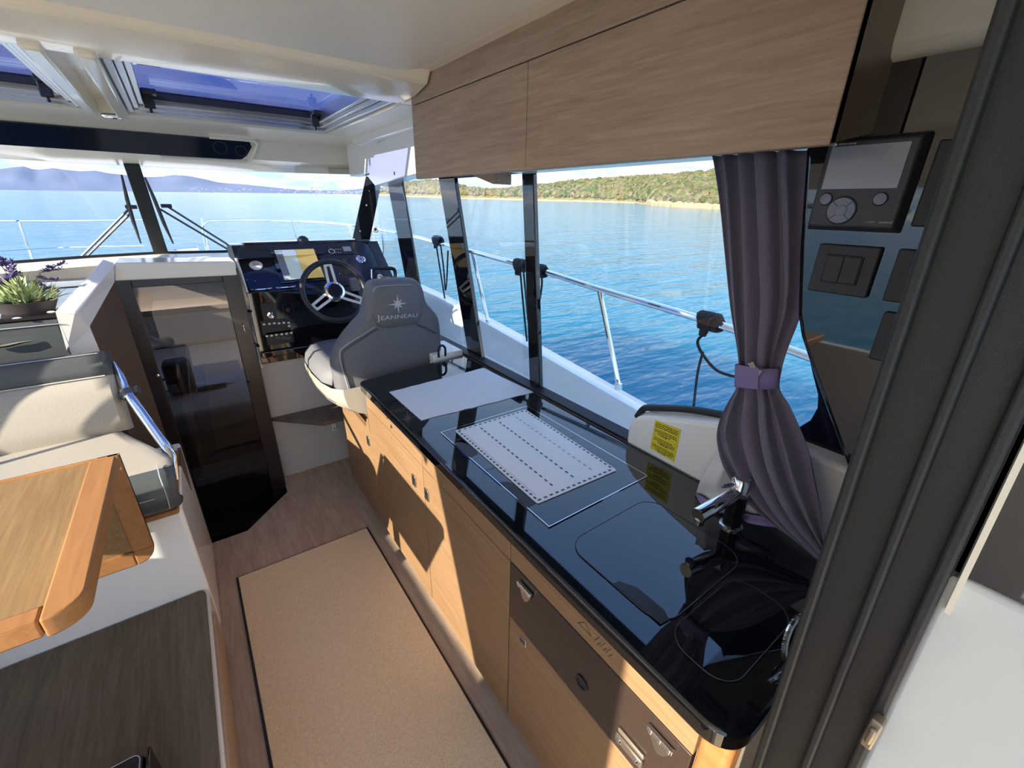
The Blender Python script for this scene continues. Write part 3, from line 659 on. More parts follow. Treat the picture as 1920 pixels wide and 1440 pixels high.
k = B(); lathe(k, (xm,*c_), (-1,0,0), [(0,0),(.0215,0),(.020,.0025),(.009,.002),(.008,.0032),(0,.0036)], 32); dp_ = part(mo, 'dial_pad', k, BTN)
k = B(); tube(k, [(xm-.0004,c_[0]+.0218*cos(a*pi/18),c_[1]+.0218*sin(a*pi/18)) for a in range(36)], .0011, 5, closed=True)
for a in (45,135,225,315): tube(k, [(xm-.0026,c_[0]+.009*cos(radians(a)),c_[1]+.009*sin(radians(a))),(xm-.0024,c_[0]+.020*cos(radians(a)),c_[1]+.020*sin(radians(a)))], .0004, 4)
part(dp_, 'dial_rim', k, BLKM)
k = B(); text(k, 'color', (xm,.2735,1.6035), (0,-1,0), (0,0,1), .0046, shear=.2); text(k, 'color', (xm,.2733,1.6035), (0,-1,0), (0,0,1), .0046, shear=.2); text(k, 'control', (xm,.2555,1.6035), (0,-1,0), (0,0,1), .0044, shear=.2)
text(k, 'victron energy', (xm,.344,1.7235), (0,-1,0), (0,0,1), .0032)
lathe(k, (xm-.0003,.350,1.7245), (-1,0,0), [(0,0),(.003,0),(0,.0002)], 12, 1.3, .8); part(mo, 'printed_name', k, LINING, kind='stuff', smooth=0)
s1_ = plate('rocker_switch', .243,.336,1.481,1.566,.010,'black double rocker light switch below the battery monitor','switch')
k = B(); box(k, XP-.0125,XP-.009,.262,.318,1.500,1.549); sf_ = part(s1_, 'switch_frame', k, BLKM, bevel=.001)
for ya,yb in ((.264,.2895),(.2905,.316)):
    k = B(); box(k, XP-.015,XP-.0115,ya,yb,1.502,1.547); part(sf_, 'rocker', k, PLUG, bevel=.001)
plate('blank_plate', .135,.221,1.481,1.566,.008,'plain dark blanking plate right of the rocker switch','plate')
plate('dark_panel', .12,.218,1.600,1.722,.006,'plain dark panel between the battery monitor and the sliding door','panel')
s3_ = plate('wall_socket', .125,.212,1.379,1.464,.008,'dark wall socket low on the black pillar','socket')
k = B(); box(k, XP-.011,XP-.007,.146,.192,1.400,1.445); si_ = part(s3_, 'socket_insert', k, BLKM, bevel=.001)
k = B(); lathe(k, (XP-.0112,.169,1.4225), (-1,0,0), [(.019,0),(.019,.001),(.017,.001),(.015,-.004),(0,-.004)], 20); part(si_, 'socket_well', k, PLUG)

# overhead cabinets
oc = thing('wall_cabinet', 'long oak wall cabinet above the starboard window', 'cabinet', (.92,1.03,1.71))
part(oc, 'carcass', bx(.82,1.06,.325,1.755,1.752,2.03), OAK_SHADE, smooth=0)
part(oc, 'cabinet_door', bx(.80,.82,1.046,1.757,1.711,1.958), OAK_SHADE, bevel=.002); part(oc, 'cabinet_door', bx(.80,.82,.309,1.043,1.711,1.958), OAK_SHADE, bevel=.002)
part(oc, 'fascia', bx(.80,.82,.307,1.757,1.961,2.04), OAK_SHADE, bevel=.002)
k = B(); prism(k, [(.802,.309,1.713),(1.0,.309,1.748),(.985,.309,2.03),(.802,.309,2.03)], (0,.016,0)); part(oc, 'end_panel', k, mat('dark_walnut_end', (.26,.185,.13), .25), smooth=0)
part(oc, 'light_strip', bx(.985,1.06,.35,1.37,1.728,1.752), GELW, label='white strip under the wall cabinet', smooth=0)
k = B(); prism(k, [(.93,1.40,1.752),(.93,1.66,1.752),(.93,1.40,1.69)], (.08,0,0)); part(oc, 'wedge_block', k, OAK_SHADE, smooth=0)

# curtain, gathered by a violet band
cu = thing('curtain', 'purple grey window curtain gathered by a violet tie band', 'curtain', (.98,.40,.93))
rowsP = [((1335,292),(1511,280),.016),((1345,380),(1511,380),.016),((1353,480),(1509,480),.016),((1363,580),(1500,570),.015),((1377,660),(1468,660),.013),((1381,700),(1459,700),.012),((1378,728),(1458,730),.012),
         ((1362,758),(1476,760),.014),((1348,790),(1492,795),.016),((1344,825),(1508,835),.017),((1356,868),(1517,872),.017),((1380,912),(1526,915),.015),((1412,952),(1534,955),.013),((1452,986),(1540,990),.011),((1496,1018),(1546,1018),.008),((1530,1046),(1550,1040),.004)]
XCU = .955
def cloth(rows_, x0, pleats, nu, ph=0, sharp=.6):
    ctr = []; 
    for (l, r, a) in rows_: ctr.append((P(*l,'x',x0), P(*r,'x',x0), a))
    # densify
    L_ = smooth_path([c[0] for c in ctr], 4); R_ = smooth_path([c[1] for c in ctr], 4); A_ = []
    for i in range(len(ctr)-1):
        for k in range(4): A_.append(ctr[i][2]+(ctr[i+1][2]-ctr[i][2])*k/4)
    A_.append(ctr[-1][2]); G = []
    for i, (l, r, a) in enumerate(zip(L_, R_, A_)):
        row = []; v = i/len(L_)
        for j in range(nu+1):
            u = j/nu; p = l.lerp(r, u); s = sin(2*pi*pleats*u+ph+.5*sin(5*v+3*u)); s = math.copysign(abs(s)**sharp, s)
            row.append(Vector((x0+a*s+.006*sin(9*v+7*u), p.y+.004*sin(2*pi*pleats*u*1.3+ph), p.z)))
        G.append(row)
    return G
k = B(); grid(k, cloth(rowsP, XCU, 4.5, 72)); o_ = part(cu, 'curtain_cloth', k, CURT, smooth=80)
o_.modifiers.new('t','SOLIDIFY').thickness = .0015
band = []
for (l, r) in (((1381,683),(1459,690)),((1380,724),(1457,727))):
    a, b = P(*l,'x',XCU), P(*r,'x',XCU); c = (a+b)/2; h = (a-b).length/2+.003
    band.append([Vector((XCU+.022*sin(t*pi/12), c.y+(a.y-b.y)/2*1.06*cos(t*pi/12), c.z+(a.z-b.z)/2*cos(t*pi/12))) for t in range(25)])
k = B(); grid(k, band); o_ = band_o = part(cu, 'tie_band', k, PURP, label='violet tie band', smooth=80); o_.modifiers.new('t','SOLIDIFY').thickness = .003
c1 = P(1412,700,'x',XCU-.026)
k = B(); prism(k, [P(a,b,'x',XCU-.027) for a,b in ((1381,684),(1422,690),(1421,730),(1380,724))], (.003,0,0)); part(band_o, 'band_flap', k, PURP, smooth=0)
TAB = mat('grey_tab', (.35,.34,.32), .8); k = B(); prism(k, [P(a,b,'x',XCU-.0275) for a,b in ((1401,682),(1412,678),(1418,690),(1408,690))], (.002,0,0)); part(band_o, 'band_tab', k, TAB, smooth=0); k = B(); prism(k, [P(a,b,'x',XCU-.0275) for a,b in ((1422,693),(1430,695),(1422,706))], (.002,0,0)); part(band_o, 'band_tab', k, TAB, smooth=0)
linR = [((1346,838),(1420,900),.008),((1325,880),(1440,930),.010),((1310,912),(1452,958),.010),((1303,928),(1462,978),.010)]
k = B(); grid(k, cloth(linR, .984, 2.2, 30, 1.0, 1)); o_ = lin_o = part(cu, 'lining', k, LINING, label='white lining', smooth=80); o_.modifiers.new('t','SOLIDIFY').thickness = .0015
hemR = [((1303,928),(1462,978),.010),((1300,938),(1472,990),.010),((1301,944),(1478,998),.010)]
k = B(); grid(k, cloth(hemR, .970, 2.2, 30, 1.6, 1)); o_ = part(lin_o, 'lining_hem', k, PURP, label='violet hem', smooth=80); o_.modifiers.new('t','SOLIDIFY').thickness = .002

# sliding door jamb close to the camera
def jbar(x0, x1, y0, y1):
    sh = lambda z: .034*(z-1.2)
    return hexa(B(), [(x0,y0+sh(-.05),-.05),(x1,y0+sh(-.05),-.05),(x1,y1+sh(-.05),-.05),(x0,y1+sh(-.05),-.05)], [(x0,y0+sh(2),2),(x1,y0+sh(2),2),(x1,y1+sh(2),2),(x0,y1+sh(2),2)])
d2 = struct('door_2', jbar(.474,.62,-.008,.080), ALU, 'black aluminium jamb of the sliding cockpit door', 'door')
for y0_, y1_, xx in ((.074,.0845,.462),(.032,.041,.464),(-.004,.006,.462)):
    part(d2, 'jamb_rib', jbar(xx,.480,y0_,y1_), ALU, bevel=.003, seg=3)
lt = P(1637,1365,'x',.46); k = B(); box(k, .450,.464,lt.y-.006,lt.y+.004,lt.z-.02,lt.z+.02); box(k,.446,.456,lt.y-.004,lt.y+.002,lt.z-.01,lt.z+.012); part(d2, 'strike_latch', k, mat('bronze_latch', (.35,.30,.24), .35, metal=.8), bevel=.002)
cw2 = B(); hexa(cw2, [(.472,-.051,-.3),(1.3,-.051,-.3),(1.3,-1.2,-.3),(.472,-1.2,-.3)], [(.472,.0025,1.335),(1.3,.0025,1.335),(1.3,-1.2,1.335),(.472,-1.2,1.335)]); struct('wall_cockpit', cw2, mat('shade_toned_white_gelcoat', (.68,.70,.69), .25, coat=.3), 'white cockpit locker moulding outside the sliding door', 'moulding', bevel=.006, seg=3)  # white gelcoat darkened in colour for shade the short overhang does not cast
cg = B(); hexa(cg, [(.474,.000,1.338),(1.2,.000,1.338),(1.2,-1.2,1.338),(.474,-1.2,1.338)], [(.474,.0205,1.95),(1.2,.0205,1.95),(1.2,-1.2,1.95),(.474,-1.2,1.95)]); struct('window_8', cg, BLK, 'black glass panel above the white cockpit moulding', 'window', smooth=0)
cs_ = B(); hexa(cs_, [(.466,-.006,1.30),(.474,-.006,1.30),(.474,-.010,1.30),(.466,-.010,1.30)], [(.466,.0175,1.95),(.474,.0175,1.95),(.474,.0135,1.95),(.466,.0135,1.95)]); struct('trim_21', cs_, GEL, 'thin cream strip beside the sliding door jamb', 'trim')
ck = B(); box(ck, -1.7, 1.4, -4.5, -.16, -.12, -.03); struct('floor_cockpit', ck, mat('pale_cockpit_deck', (.78,.66,.48), .6), 'pale cockpit deck behind the saloon', 'deck')

# floor mat
fm = thing('floor_mat', 'beige carpet runner with a black bound edge on the saloon floor', 'mat', (.17,.95,0))
k = B(); prism(k, [(-.137,1.944,.0),(.474,1.934,.0),(.474,-.10,.0),(-.125,-.10,.0)], (0,0,.006)); part(fm, 'mat_binding', k, RUBBER, smooth=0)
k = B(); prism(k, [(-.128,1.935,.002),(.465,1.925,.002),(.465,-.09,.002),(-.116,-.09,.002)], (0,0,.010)); part(fm, 'mat_pile', k, MATB, bevel=.003)

# ================================================================== HELM
d0 = Vector((.6,2.73,1.175)); dS = Vector((0,.25,.215)).normalized(); dN = Vector((0,-.215,.25)).normalized(); dX = Vector((1,0,0))
def D(px, py, lift=0): return PP(px, py, d0+dN*lift, dN)
def dbox(bm, px0, py0, px1, py1, lo, hi):     # rectangle on the dash from two pixel corners
    a, b = D(px0,py0), D(px1,py1); o = d0
    u0, u1 = sorted((a.x, b.x)); v0, v1 = sorted(((a-o).dot(dS), (b-o).dot(dS)))
    pts = [Vector((u,0,0))+Vector((0,o.y,o.z))+dS*v+dN*lo for u, v in ((u0,v0),(u1,v0),(u1,v1),(u0,v1))]
    prism(bm, pts, dN*(hi-lo)); return u0, u1, v0, v1
def duv(u, v, lift): return Vector((u, d0.y, d0.z))+dS*v+dN*lift
hc = thing('helm_console', 'white helm console with glossy black dashboard', 'console', (.63,3.0,0))
part(hc, 'console_body', bx(.19,1.055,2.71,3.34,0,.757), GELW, bevel=.012, seg=3)
k = B(); prism(k, [(.21,2.70,.76),(.21,2.70,1.165),(.21,2.735,1.165),(.21,2.985,1.385),(.21,3.35,1.36),(.21,3.35,.76)], (.84,0,0)); part(hc, 'dash_body', k, BLKM, smooth=0)
k = B(); pts = [D(*p) for p in ((468,548),(447,496),(446,482),(449,468),(458,462),(676,455),(687,460),(697,476),(712,515),(730,560))]; prism(k, pts, dN*.012); part(hc, 'dash_face', k, NAVY, bevel=.003)
k = B(); a, b = P(456,461,'y',2.985), P(692,456,'y',2.985); box(k, a.x, b.x, 2.97, 3.06, a.z-.006, a.z+.018); part(hc, 'dash_hood', k, BLK, bevel=.008, seg=3)
part(hc, 'lower_panel', bx(.209,1.05,2.688,2.702,.762,1.165), BLK, bevel=.003)
part(hc, 'lower_ledge', bx(.214,1.05,2.668,2.690,.80,.835), BLK, bevel=.006)
k = B(); tube(k, [P(a,b,'y',2.70) for a,b in ((442,484),(452,512),(467,560),(476,610),(484,655),(491,690))], .0065, 8); part(hc, 'edge_trim', k, GELW)
for px,py in ((492,545),(538,541)):
    k = B(); c = P(px,py,'z',1.172); tube(k, [(c.x+.050*cos(a*pi/12),2.722+.02*sin(a*pi/12),1.176) for a in range(24)], .0045, 6, closed=True); part(hc, 'cup_holder_rim', k, CHROME)
c = D(480,498,.012); k = B(); lathe(k, c, dN, [(0,0),(.033,0),(.033,.004),(.027,.008),(0,.010)], 28); dc0 = part(hc, 'dash_cap', k, GELW)
k = B(); s,t_,n_ = frame_of(dN)
for v in (.006,-.004): tube(k, [c+dX*-.016+dS*v+dN*.0105, c+dX*.018+dS*v+dN*.0105], .0012, 4)
part(dc0, 'cap_marks', k, PLGREY, kind='stuff')
c = D(676,487,.012); k = B(); lathe(k, c, dN, [(.030,0),(.030,.006),(.024,.009),(.022,.004),(0,.004)], 28); gr0 = part(hc, 'gauge_rim', k, CHROME)
k = B(); lathe(k, c, dN, [(0,.0045),(.019,.0045),(.017,.007),(0,.008)], 24); part(gr0, 'gauge_face', k, BTN)
k = B(); lathe(k, c, dN, [(0,.008),(.006,.008),(.005,.010),(0,.011)], 12); part(gr0, 'gauge_centre', k, INK)
k = B(); dbox(k, 614,463,665,479,.012,.018); ra0 = part(hc, 'radio', k, BLKM, bevel=.003)
k = B(); dbox(k, 641,466.5,659,474.5,.018,.0185); part(ra0, 'radio_display', k, mat('grey_lcd', (.22,.24,.22), .3), smooth=0)
k = B(); c = D(622,471,.0185); tube(k, [c+(dX*cos(a*pi/14)+dS*sin(a*pi/14))*.017 for a in range(-8,19)], .0015, 5)
for i in range(3):
    for j in range(2): cc = D(630+4.4*i, 467.5+6*j, .0185); box(k, cc.x-.003,cc.x+.003,cc.y-.001,cc.y+.001,cc.z-.001,cc.z+.002)
part(ra0, 'radio_buttons', k, SILVERP, kind='stuff')
k = B(); dbox(k, 628,489,662,517,.012,.014); part(hc, 'switch_panel', k, BLK, smooth=0)
for px,py in ((643,491),(637,513),(463,525),(478,527)): k = B(); lathe(k, D(px,py,.0145), dN, [(0,0),(.003,0),(0,.002)], 8); part(hc, 'indicator', k, SILVERP)
# engine panel, audio and switch rows on the lower panel
YL = 2.688
def L_(px,py): return P(px,py,'y',YL)
def lbox(bm, a, b, th):
    p, q_ = L_(*a), L_(*b); box(bm, min(p.x,q_.x), max(p.x,q_.x), YL-th, YL, min(p.z,q_.z), max(p.z,q_.z))
k = B(); lbox(k, (487,569),(519,601), .004); au0 = part(hc, 'audio_unit', k, BLKM, bevel=.002)
k = B(); c = L_(507,590); lathe(k, (c.x,YL-.004,c.z), (0,-1,0), [(0,0),(.020,0),(.018,.012),(.009,.014),(0,.010)], 24); part(au0, 'audio_knob', k, CHROME)
k = B(); lathe(k, (c.x,YL-.015,c.z), (0,-1,0), [(0,0),(.008,0),(0,.002)], 16); part(au0, 'audio_knob_cap', k, BLKM)
k = B(); p, q_ = L_(529,571), L_(551,591); x0_,x1_,z0_,z1_ = p.x,q_.x,q_.z,p.z
tube(k, [(x0_,YL-.002,z0_),(x1_,YL-.002,z0_),(x1_,YL-.002,z1_),(x0_,YL-.002,z1_)], .0018, 4, closed=True); tf0 = part(hc, 'thruster_frame', k, PLGREY)
k = B(); lathe(k, ((x0_+x1_)/2,YL-.001,(z0_+z1_)/2), (0,-1,0), [(0,0),(.016,0),(.012,.012),(0,.014)], 16); part(tf0, 'thruster_joystick', k, BLKM)
k = B(); lbox(k, (487,602),(546,622), .003); ss1 = part(hc, 'switch_strip', k, BLKM, bevel=.002)
k = B(); lbox(k, (497,624),(552,641), .003); ss2 = part(hc, 'switch_strip', k, BLKM, bevel=.002)
for px,py in ((495,608),(505,607),(514,606),(523,606),(532,605),(541,605),(542,611),(500,630),(509,629),(518,627.5),(528,626.5),(537,625.5),(546,624)):
    k = B(); c = L_(px,py); lathe(k, (c.x,YL-.003,c.z), (0,-1,0), [(0,0),(.0075,0),(.007,.003),(0,.004)], 12, 1, .8); part(ss1 if py < 615 else ss2, 'switch_label', k, LINING)
for px in (521,531,540): k = B(); c = L_(px,633); box(k, c.x-.012,c.x+.012,YL-.006,YL-.002,c.z-.010,c.z+.008); part(ss2, 'rocker', k, PLGREY, bevel=.002)
# chartplotter
cpl = thing('chartplotter', 'chartplotter showing a pale sea and yellow land map on the dashboard', 'chartplotter', D(560,500))
k = B(); u0,u1,v0,v1 = dbox(k, 505,472,613,528,.012,.020); part(cpl, 'bezel', k, BLK, bevel=.003)
k = B(); a,b,c_,d_ = u0+.024,u1-.010,v0+.018,v1-.010
def em(name, c, s=.10): return mat(name, c, .3, emit=c, estr=s)
def dquad(bm, ua, ub, va, vb, l): face(bm, [duv(ua,va,l),duv(ub,va,l),duv(ub,vb,l),duv(ua,vb,l)])
W_, H_ = b-a, d_-c_
dquad(k, a, a+W_*.52, c_, d_, .0204); part(cpl, 'sea_map', k, em('lcd_sea', (.50,.58,.52)), smooth=0)
k = B(); cst = [(.52,0),(.53,.2),(.505,.35),(.52,.55),(.51,.75),(.525,.9),(.50,1)]
face(k, [duv(a+W_*u,c_+H_*v,.0204) for u,v in cst+[(1,1),(1,0)]][::1]); part(cpl, 'land_map', k, em('lcd_land', (.62,.43,.12)), smooth=0)
k = B(); dquad(k, a, a+W_*.17, c_+H_*.14, c_+H_*.86, .0206); part(cpl, 'side_bar', k, em('lcd_bar', (.04,.05,.07), .5), smooth=0)
k = B(); tube(k, [duv(a+W_*(u-.01),c_+H_*v,.0204) for u,v in cst], .0016, 4); part(cpl, 'coast_line', k, em('lcd_coast', (.25,.45,.40)), smooth=0)
k = B()
text(k, '50.79', duv(a+.004,d_-.018,.0206), dX, dS, .011); text(k, '0.0 nm', duv(a+.004,c_+.005,.0206), dX, dS, .011)
for v in (.28,.42,.56,.68): text(k, '---', duv(a+W_*.10,c_+H_*v,.0208), dX, dS, .008)
part(cpl, 'screen_print', k, INK, kind='stuff', smooth=0)
# compass dome
k = B(); c = P(569,456,'y',3.0); lathe(k, (c.x,3.0,c.z), (0,0,1), [(.046,0),(.046,.006),(.034,.008),(.034,.014),(.030,.028),(.018,.040),(0,.045)], 24); solo('compass', k, BLKM, 'small black compass dome on the dashboard hood', 'compass')
# steering wheel
wc = P(628,546,'y',2.53); wn = Vector((0,-cos(radians(24)),sin(radians(24)))); wX = Vector((1,0,0)); wY = wn.cross(wX)*1.0
if wY.z < 0: wY = -wY
SPK = mat('satin_alloy', (.85,.84,.80), .42, metal=.75)
sw = thing('steering_wheel', 'black three-spoke steering wheel with chrome hub', 'steering wheel', wc)
R_ = .166
k = B(); tube(k, [wc+(wX*cos(a*pi/32)+wY*sin(a*pi/32))*R_ for a in range(64)], .0155, 12, closed=True); part(sw, 'rim', k, mat('wheel_leather', (.018,.02,.025), .35))
def wpt(a, r, n): return wc+(wX*cos(a)+wY*sin(a))*r+wn*n
for ang in (92, 212, 332):
    a = radians(ang); tdir = (wX*-sin(a)+wY*cos(a)); k = B()
    for sgn in (-1,1):
        pts = [wpt(a,.045,-.012)+tdir*sgn*.012, wpt(a,.045,-.012)+tdir*sgn*.026, wpt(a,.158,0)+tdir*sgn*.022, wpt(a,.158,0)+tdir*sgn*.008]
        prism(k, pts, wn*.005)
    prism(k, [wpt(a,.140,0)-tdir*.022, wpt(a,.140,0)+tdir*.022, wpt(a,.158,0)+tdir*.022, wpt(a,.158,0)-tdir*.022], wn*.005)
    o_ = part(sw, 'spoke', k, SPK, smooth=0)
k = B(); lathe(k, wc-wn*.02, wn, [(.030,-.03),(.056,0),(.058,.014),(.052,.026),(.040,.032),(.036,.028),(0,.028)], 32); hub0 = part(sw, 'hub', k, CHROME)
k = B(); lathe(k, wc+wn*.008, wn, [(0,0),(.036,0),(.033,.006),(0,.008)], 28); part(hub0, 'hub_cap', k, NAVY)
k = B(); tube(k, [wc-wn*.03, wc-wn*.17], [.045,.055], 20); part(sw, 'column', k, BLK)
# throttle
th = thing('throttle', 'black twin engine throttle lever beside the helm', 'throttle', P(722,540,'y',2.66))
c = P(705,515,'y',2.62); e_ = P(738,508,'y',2.62)
k = B(); box(k, c.x+.0, e_.x+.02, 2.60, 2.72, c.z-.12, c.z-.05); lathe(k, ((c.x+e_.x)/2,2.64,c.z-.05), (0,0,1), [(0,0),(.055,0),(.045,.025),(0,.035)], 20); part(th, 'throttle_base', k, BLKM, bevel=.01)
k = B(); tube(k, smooth_path([P(a,b,'y',2.62) for a,b in ((698,520),(699,508),(706,503),(720,503),(737,504),(741,512),(740,522))], 4), .011, 8); part(th, 'lever_grip', k, RUBBER)
k = B(); c = P(712,520,'y',2.61); lathe(k, c, (-.3,-1,.3), [(0,0),(.018,0),(.014,.008),(0,.010)], 16); part(th, 'lever_boss', k, CHROME)
k = B(); tube(k, [P(697,522,'y',2.6),P(697,505,'y',2.6)], .006, 8); part(th, 'lever_pin', k, CHROME)
# remote control unit glimpsed through the wheel
k = B(); p, q_ = P(655,522,'y',2.64), P(668,545,'y',2.64); box(k, p.x, q_.x+.02, 2.62, 2.66, q_.z, p.z); solo('remote_control', k, mat('grey_remote', (.22,.22,.23), .4), 'small grey remote control standing behind the wheel rim', 'remote control', bevel=.006)
# grab handle on the console edge
k = B(); tube(k, smooth_path([P(a,b,'y',yy) for a,b,yy in ((470,583,2.69),(462,584,2.66),(455,592,2.62),(455,606,2.61),(460,624,2.61),(470,640,2.63),(484,649,2.68))]), .0085, 10)
solo('grab_handle', k, CHROME, 'curved chrome grab handle between the smoked door and the helm', 'handle')
# foot rest
fz = P(520,783,'y',2.70).z
k = B(); prism(k, [(P(506,787,'y',2.70).x,2.705,fz-.015),(1.0,2.705,fz-.015),(1.0,2.50,fz-.015),(P(608,795,'z',fz).x,P(608,795,'z',fz).y,fz-.015)], (0,0,.022)); fr_o = solo('foot_rest', k, DARKW, 'dark wood foot rest on the white helm console', 'foot rest', bevel=.004)
k = B(); c = P(626,800,'y',2.69); box(k, c.x-.016,c.x+.016,2.68,2.712,c.z-.025,c.z+.03); part(fr_o, 'bracket', k, LINING, bevel=.004)
k = B(); lathe(k, (c.x,2.68,c.z-.008), (0,-1,0), [(0,0),(.005,0),(0,.002)], 10); part(fr_o, 'bracket_screw', k, BLKM)
# white pad with a black loop handle
pd = thing('window_latch', 'white corner pad with a black loop handle beside the worktop', 'latch', (.98,1.93,.86))
k = B(); prism(k, [(.885,1.868,.86),(1.055,1.868,.86),(1.055,2.08,.86),(.93,2.08,.86),(.885,2.03,.86)], (0,0,.062)); part(pd, 'pad', k, GELW, bevel=.006)
k = B(); c = P(829,668,'z',.922); tube(k, smooth_path([(c.x-.018,c.y,.92),(c.x-.018,c.y,.962),(c.x,c.y,.978),(c.x+.018,c.y,.962),(c.x+.018,c.y,.92)]), .006, 8); part(pd, 'loop_handle', k, RUBBER)

# ------------------------------------------------------------ helm seat
hs = thing('helm_chair', 'dark grey bucket helm seat with white base, seen from behind', 'seat', (.72,2.15,.60))
YB = 1.975
ol = [(632,745),(628,720),(622,690),(624,668),(638,640),(660,612),(678,592),(684,570),(687,548),(692,532),(702,525),(735,522),(768,521),(778,525),(787,538),(793,562),(806,578),(816,592),(820,615),(822,650),(820,690),(812,715)]
ol3 = [P(a,b,'y',YB) for a,b in ol]
ol3 = [q_ for i, q_ in enumerate(ol3)]
ring = smooth_path(ol3+[ol3[0]], 3)[:-1]
k = B(); pillow(k, ring, (0,1,0), [(.80,-.062),(.93,-.055),(.985,-.035),(1,0),(.99,.04),(.95,.07),(.82,.085)]); part(hs, 'backrest', k, SEATG, smooth=60)
hr = [(706,606),(700,590),(694,565),(697,545),(703,535),(735,531),(768,530),(778,534),(786,548),(791,570),(788,592),(782,604),(760,609),(735,612),(716,613)]
h3 = smooth_path([P(a,b,'y',YB-.06) for a,b in hr+[hr[0]]], 3)[:-1]
k = B(); pillow(k, h3, (0,-1,0), [(1.0,-.02),(1.0,.004),(.975,.014),(.93,.019)]); hrp = part(hs, 'headrest_panel', k, SEATG, label='raised headrest panel with emblem', smooth=60)
k = B(); yy = YB-.0815
c = P(746,570,'y',yy); sX = Vector((1,0,0)); sZ = Vector((0,0,1))
for i in range(8):
    a = radians(90+45*i); ro = .046 if i % 2 == 0 else .030; ri = .012; d = radians(22.5)
    p0 = c+(sX*cos(a)+sZ*sin(a))*ro; pl = c+(sX*cos(a+d)+sZ*sin(a+d))*ri; pr_ = c+(sX*cos(a-d)+sZ*sin(a-d))*ri
    prism(k, [c, pl, p0], (0,-.0006,0)) ; prism(k, [c, p0, pr_], (0,-.0003,0))
part(hrp, 'star_emblem', k, SILVERP, smooth=0)
a, b = P(708,601,'y',yy), P(783,594,'y',yy); k = B(); xd = (Vector((b.x,yy,b.z))-Vector((a.x,yy,a.z)))
h_ = .026; wid = xd.length
tm = B(); text(tm, 'J', (0,0,0), (1,0,0), (0,1,0), h_); text(tm, 'EANNEAU', (.0095,0,0), (1,0,0), (0,1,0), h_*.74)
mxx = max(v.co.x for v in tm.verts); sc_ = wid/mxx; xd.normalize()
mp_ = {}
for v in tm.verts: mp_[v.index if False else v] = k.verts.new(Vector((a.x,yy,a.z))+xd*(v.co.x*sc_)+sZ*v.co.y)
for f_ in tm.faces: k.faces.new([mp_[v] for v in f_.verts])
tm.free(); part(hrp, 'maker_name', k, SILVERP, kind='stuff', smooth=0)
def seam(pts, yo, r=.0028):
    k = B(); tube(k, smooth_path([P(a_,b_,'y',YB+yo) for a_,b_ in pts], 4), r, 6); return k
part(hs, 'piping', seam(((708,616),(680,634),(652,652),(641,664),(644,685),(652,712),(662,745)), -.066, .004), GREYL)
part(hs, 'piping', seam(((703,613),(676,630),(648,648),(637,660),(640,685),(648,712),(657,742)), -.066, .0018), STITCH)
part(hs, 'piping', seam(((783,608),(800,615),(818,625)), -.066, .004), GREYL)
part(hs, 'piping', seam(((700,548),(706,538),(735,535),(772,534)), -.083, .0016), STITCH)
# seat cushion and white bolster
k = B(); oc_ = [(.385,.80),(.395,.86),(.43,.895),(.52,.905),(.90,.905),(.95,.88),(.96,.80)]
def sec(y, s, dz=0): return [Vector((.68+(x-.68)*s, y, .85+(z-.85)*s+dz)) for x, z in oc_]
hexrows = [sec(2.03,.86,.0), sec(2.06,1), sec(2.25,1.02), sec(2.42,1), sec(2.50,.93)]
grid(k, hexrows); bmesh.ops.recalc_face_normals(k, faces=k.faces[:]); part(hs, 'seat_cushion', k, SEATG, smooth=70)
k = B(); lo_ = [(.383,.83),(.385,.79),(.40,.74),(.45,.70),(.53,.672),(.95,.665)]
rows2 = []
for y, s in ((1.90,.80),(1.95,.93),(2.04,1.0),(2.2,1.03),(2.4,1.0),(2.5,.9)):
    rows2.append([Vector((.68+(x-.68)*s, y, z)) for x, z in lo_])
grid(k, rows2); face(k, rows2[0]+[Vector((.95,1.90,.83))]); bmesh.ops.recalc_face_normals(k, faces=k.faces[:]); part(hs, 'seat_shell', k, CREAM, label='white lower seat shell', smooth=70)
k = B(); tube(k, smooth_path([(.68+(.398-.68)*s,y,.752) for y, s in ((1.95,.93),(2.04,1.0),(2.2,1.03),(2.4,1.0),(2.5,.9))]), .003, 6); part(hs, 'shell_piping', k, GREYL)
k = B(); lathe(k, (.74,2.2,.585), (0,0,1), [(.06,0),(.06,.09)], 20); part(hs, 'seat_post', k, BLKM)

# ================================================================== DINETTE
pf = thing('dinette_platform', 'raised dark wood dinette platform with a white edge', 'platform', (-.7,.6,0))
part(pf, 'platform_base', bx(-1.195,-.212,-.3,1.70,0,.205), GELW, bevel=.006)
k = B(); prism(k, [(a,b,.204) for a,b in rrect(-1.19,-.222,-.29,1.693,.02,4)], (0,0,.016)); part(pf, 'platform_board', k, DARKW, bevel=.002)
k = B(); prism(k, [(-.2125,a,b) for a,b in rrect(-.28,1.60,.012,.19,.02,4)], (.008,0,0)); part(pf, 'riser_panel', k, FLOORW, bevel=.002)
se_ = thing('settee', 'cream and dark grey settee with a stainless grab bar', 'settee', (-.7,1.95,0))
part(se_, 'settee_base', bx(-1.195,-.21,1.70,2.26,.0,.60), GELW, bevel=.012, seg=3)
k = B(); prism(k, [(-.208,2.03,.60),(-.208,2.20,.60),(-.208,2.19,.52),(-.208,2.10,.43)], (-.012,0,0)); part(se_, 'side_pocket', k, DARKW, smooth=0)
part(se_, 'seat_board', bx(-1.18,-.215,1.66,2.14,.602,.622), TEAK, bevel=.006)
xs0, xs1 = -1.18, -.198
k = B()
pr_ = [(1.70,.625),(1.655,.63),(1.628,.66),(1.625,.70),(1.633,.735),(1.652,.762),(1.69,.778)]
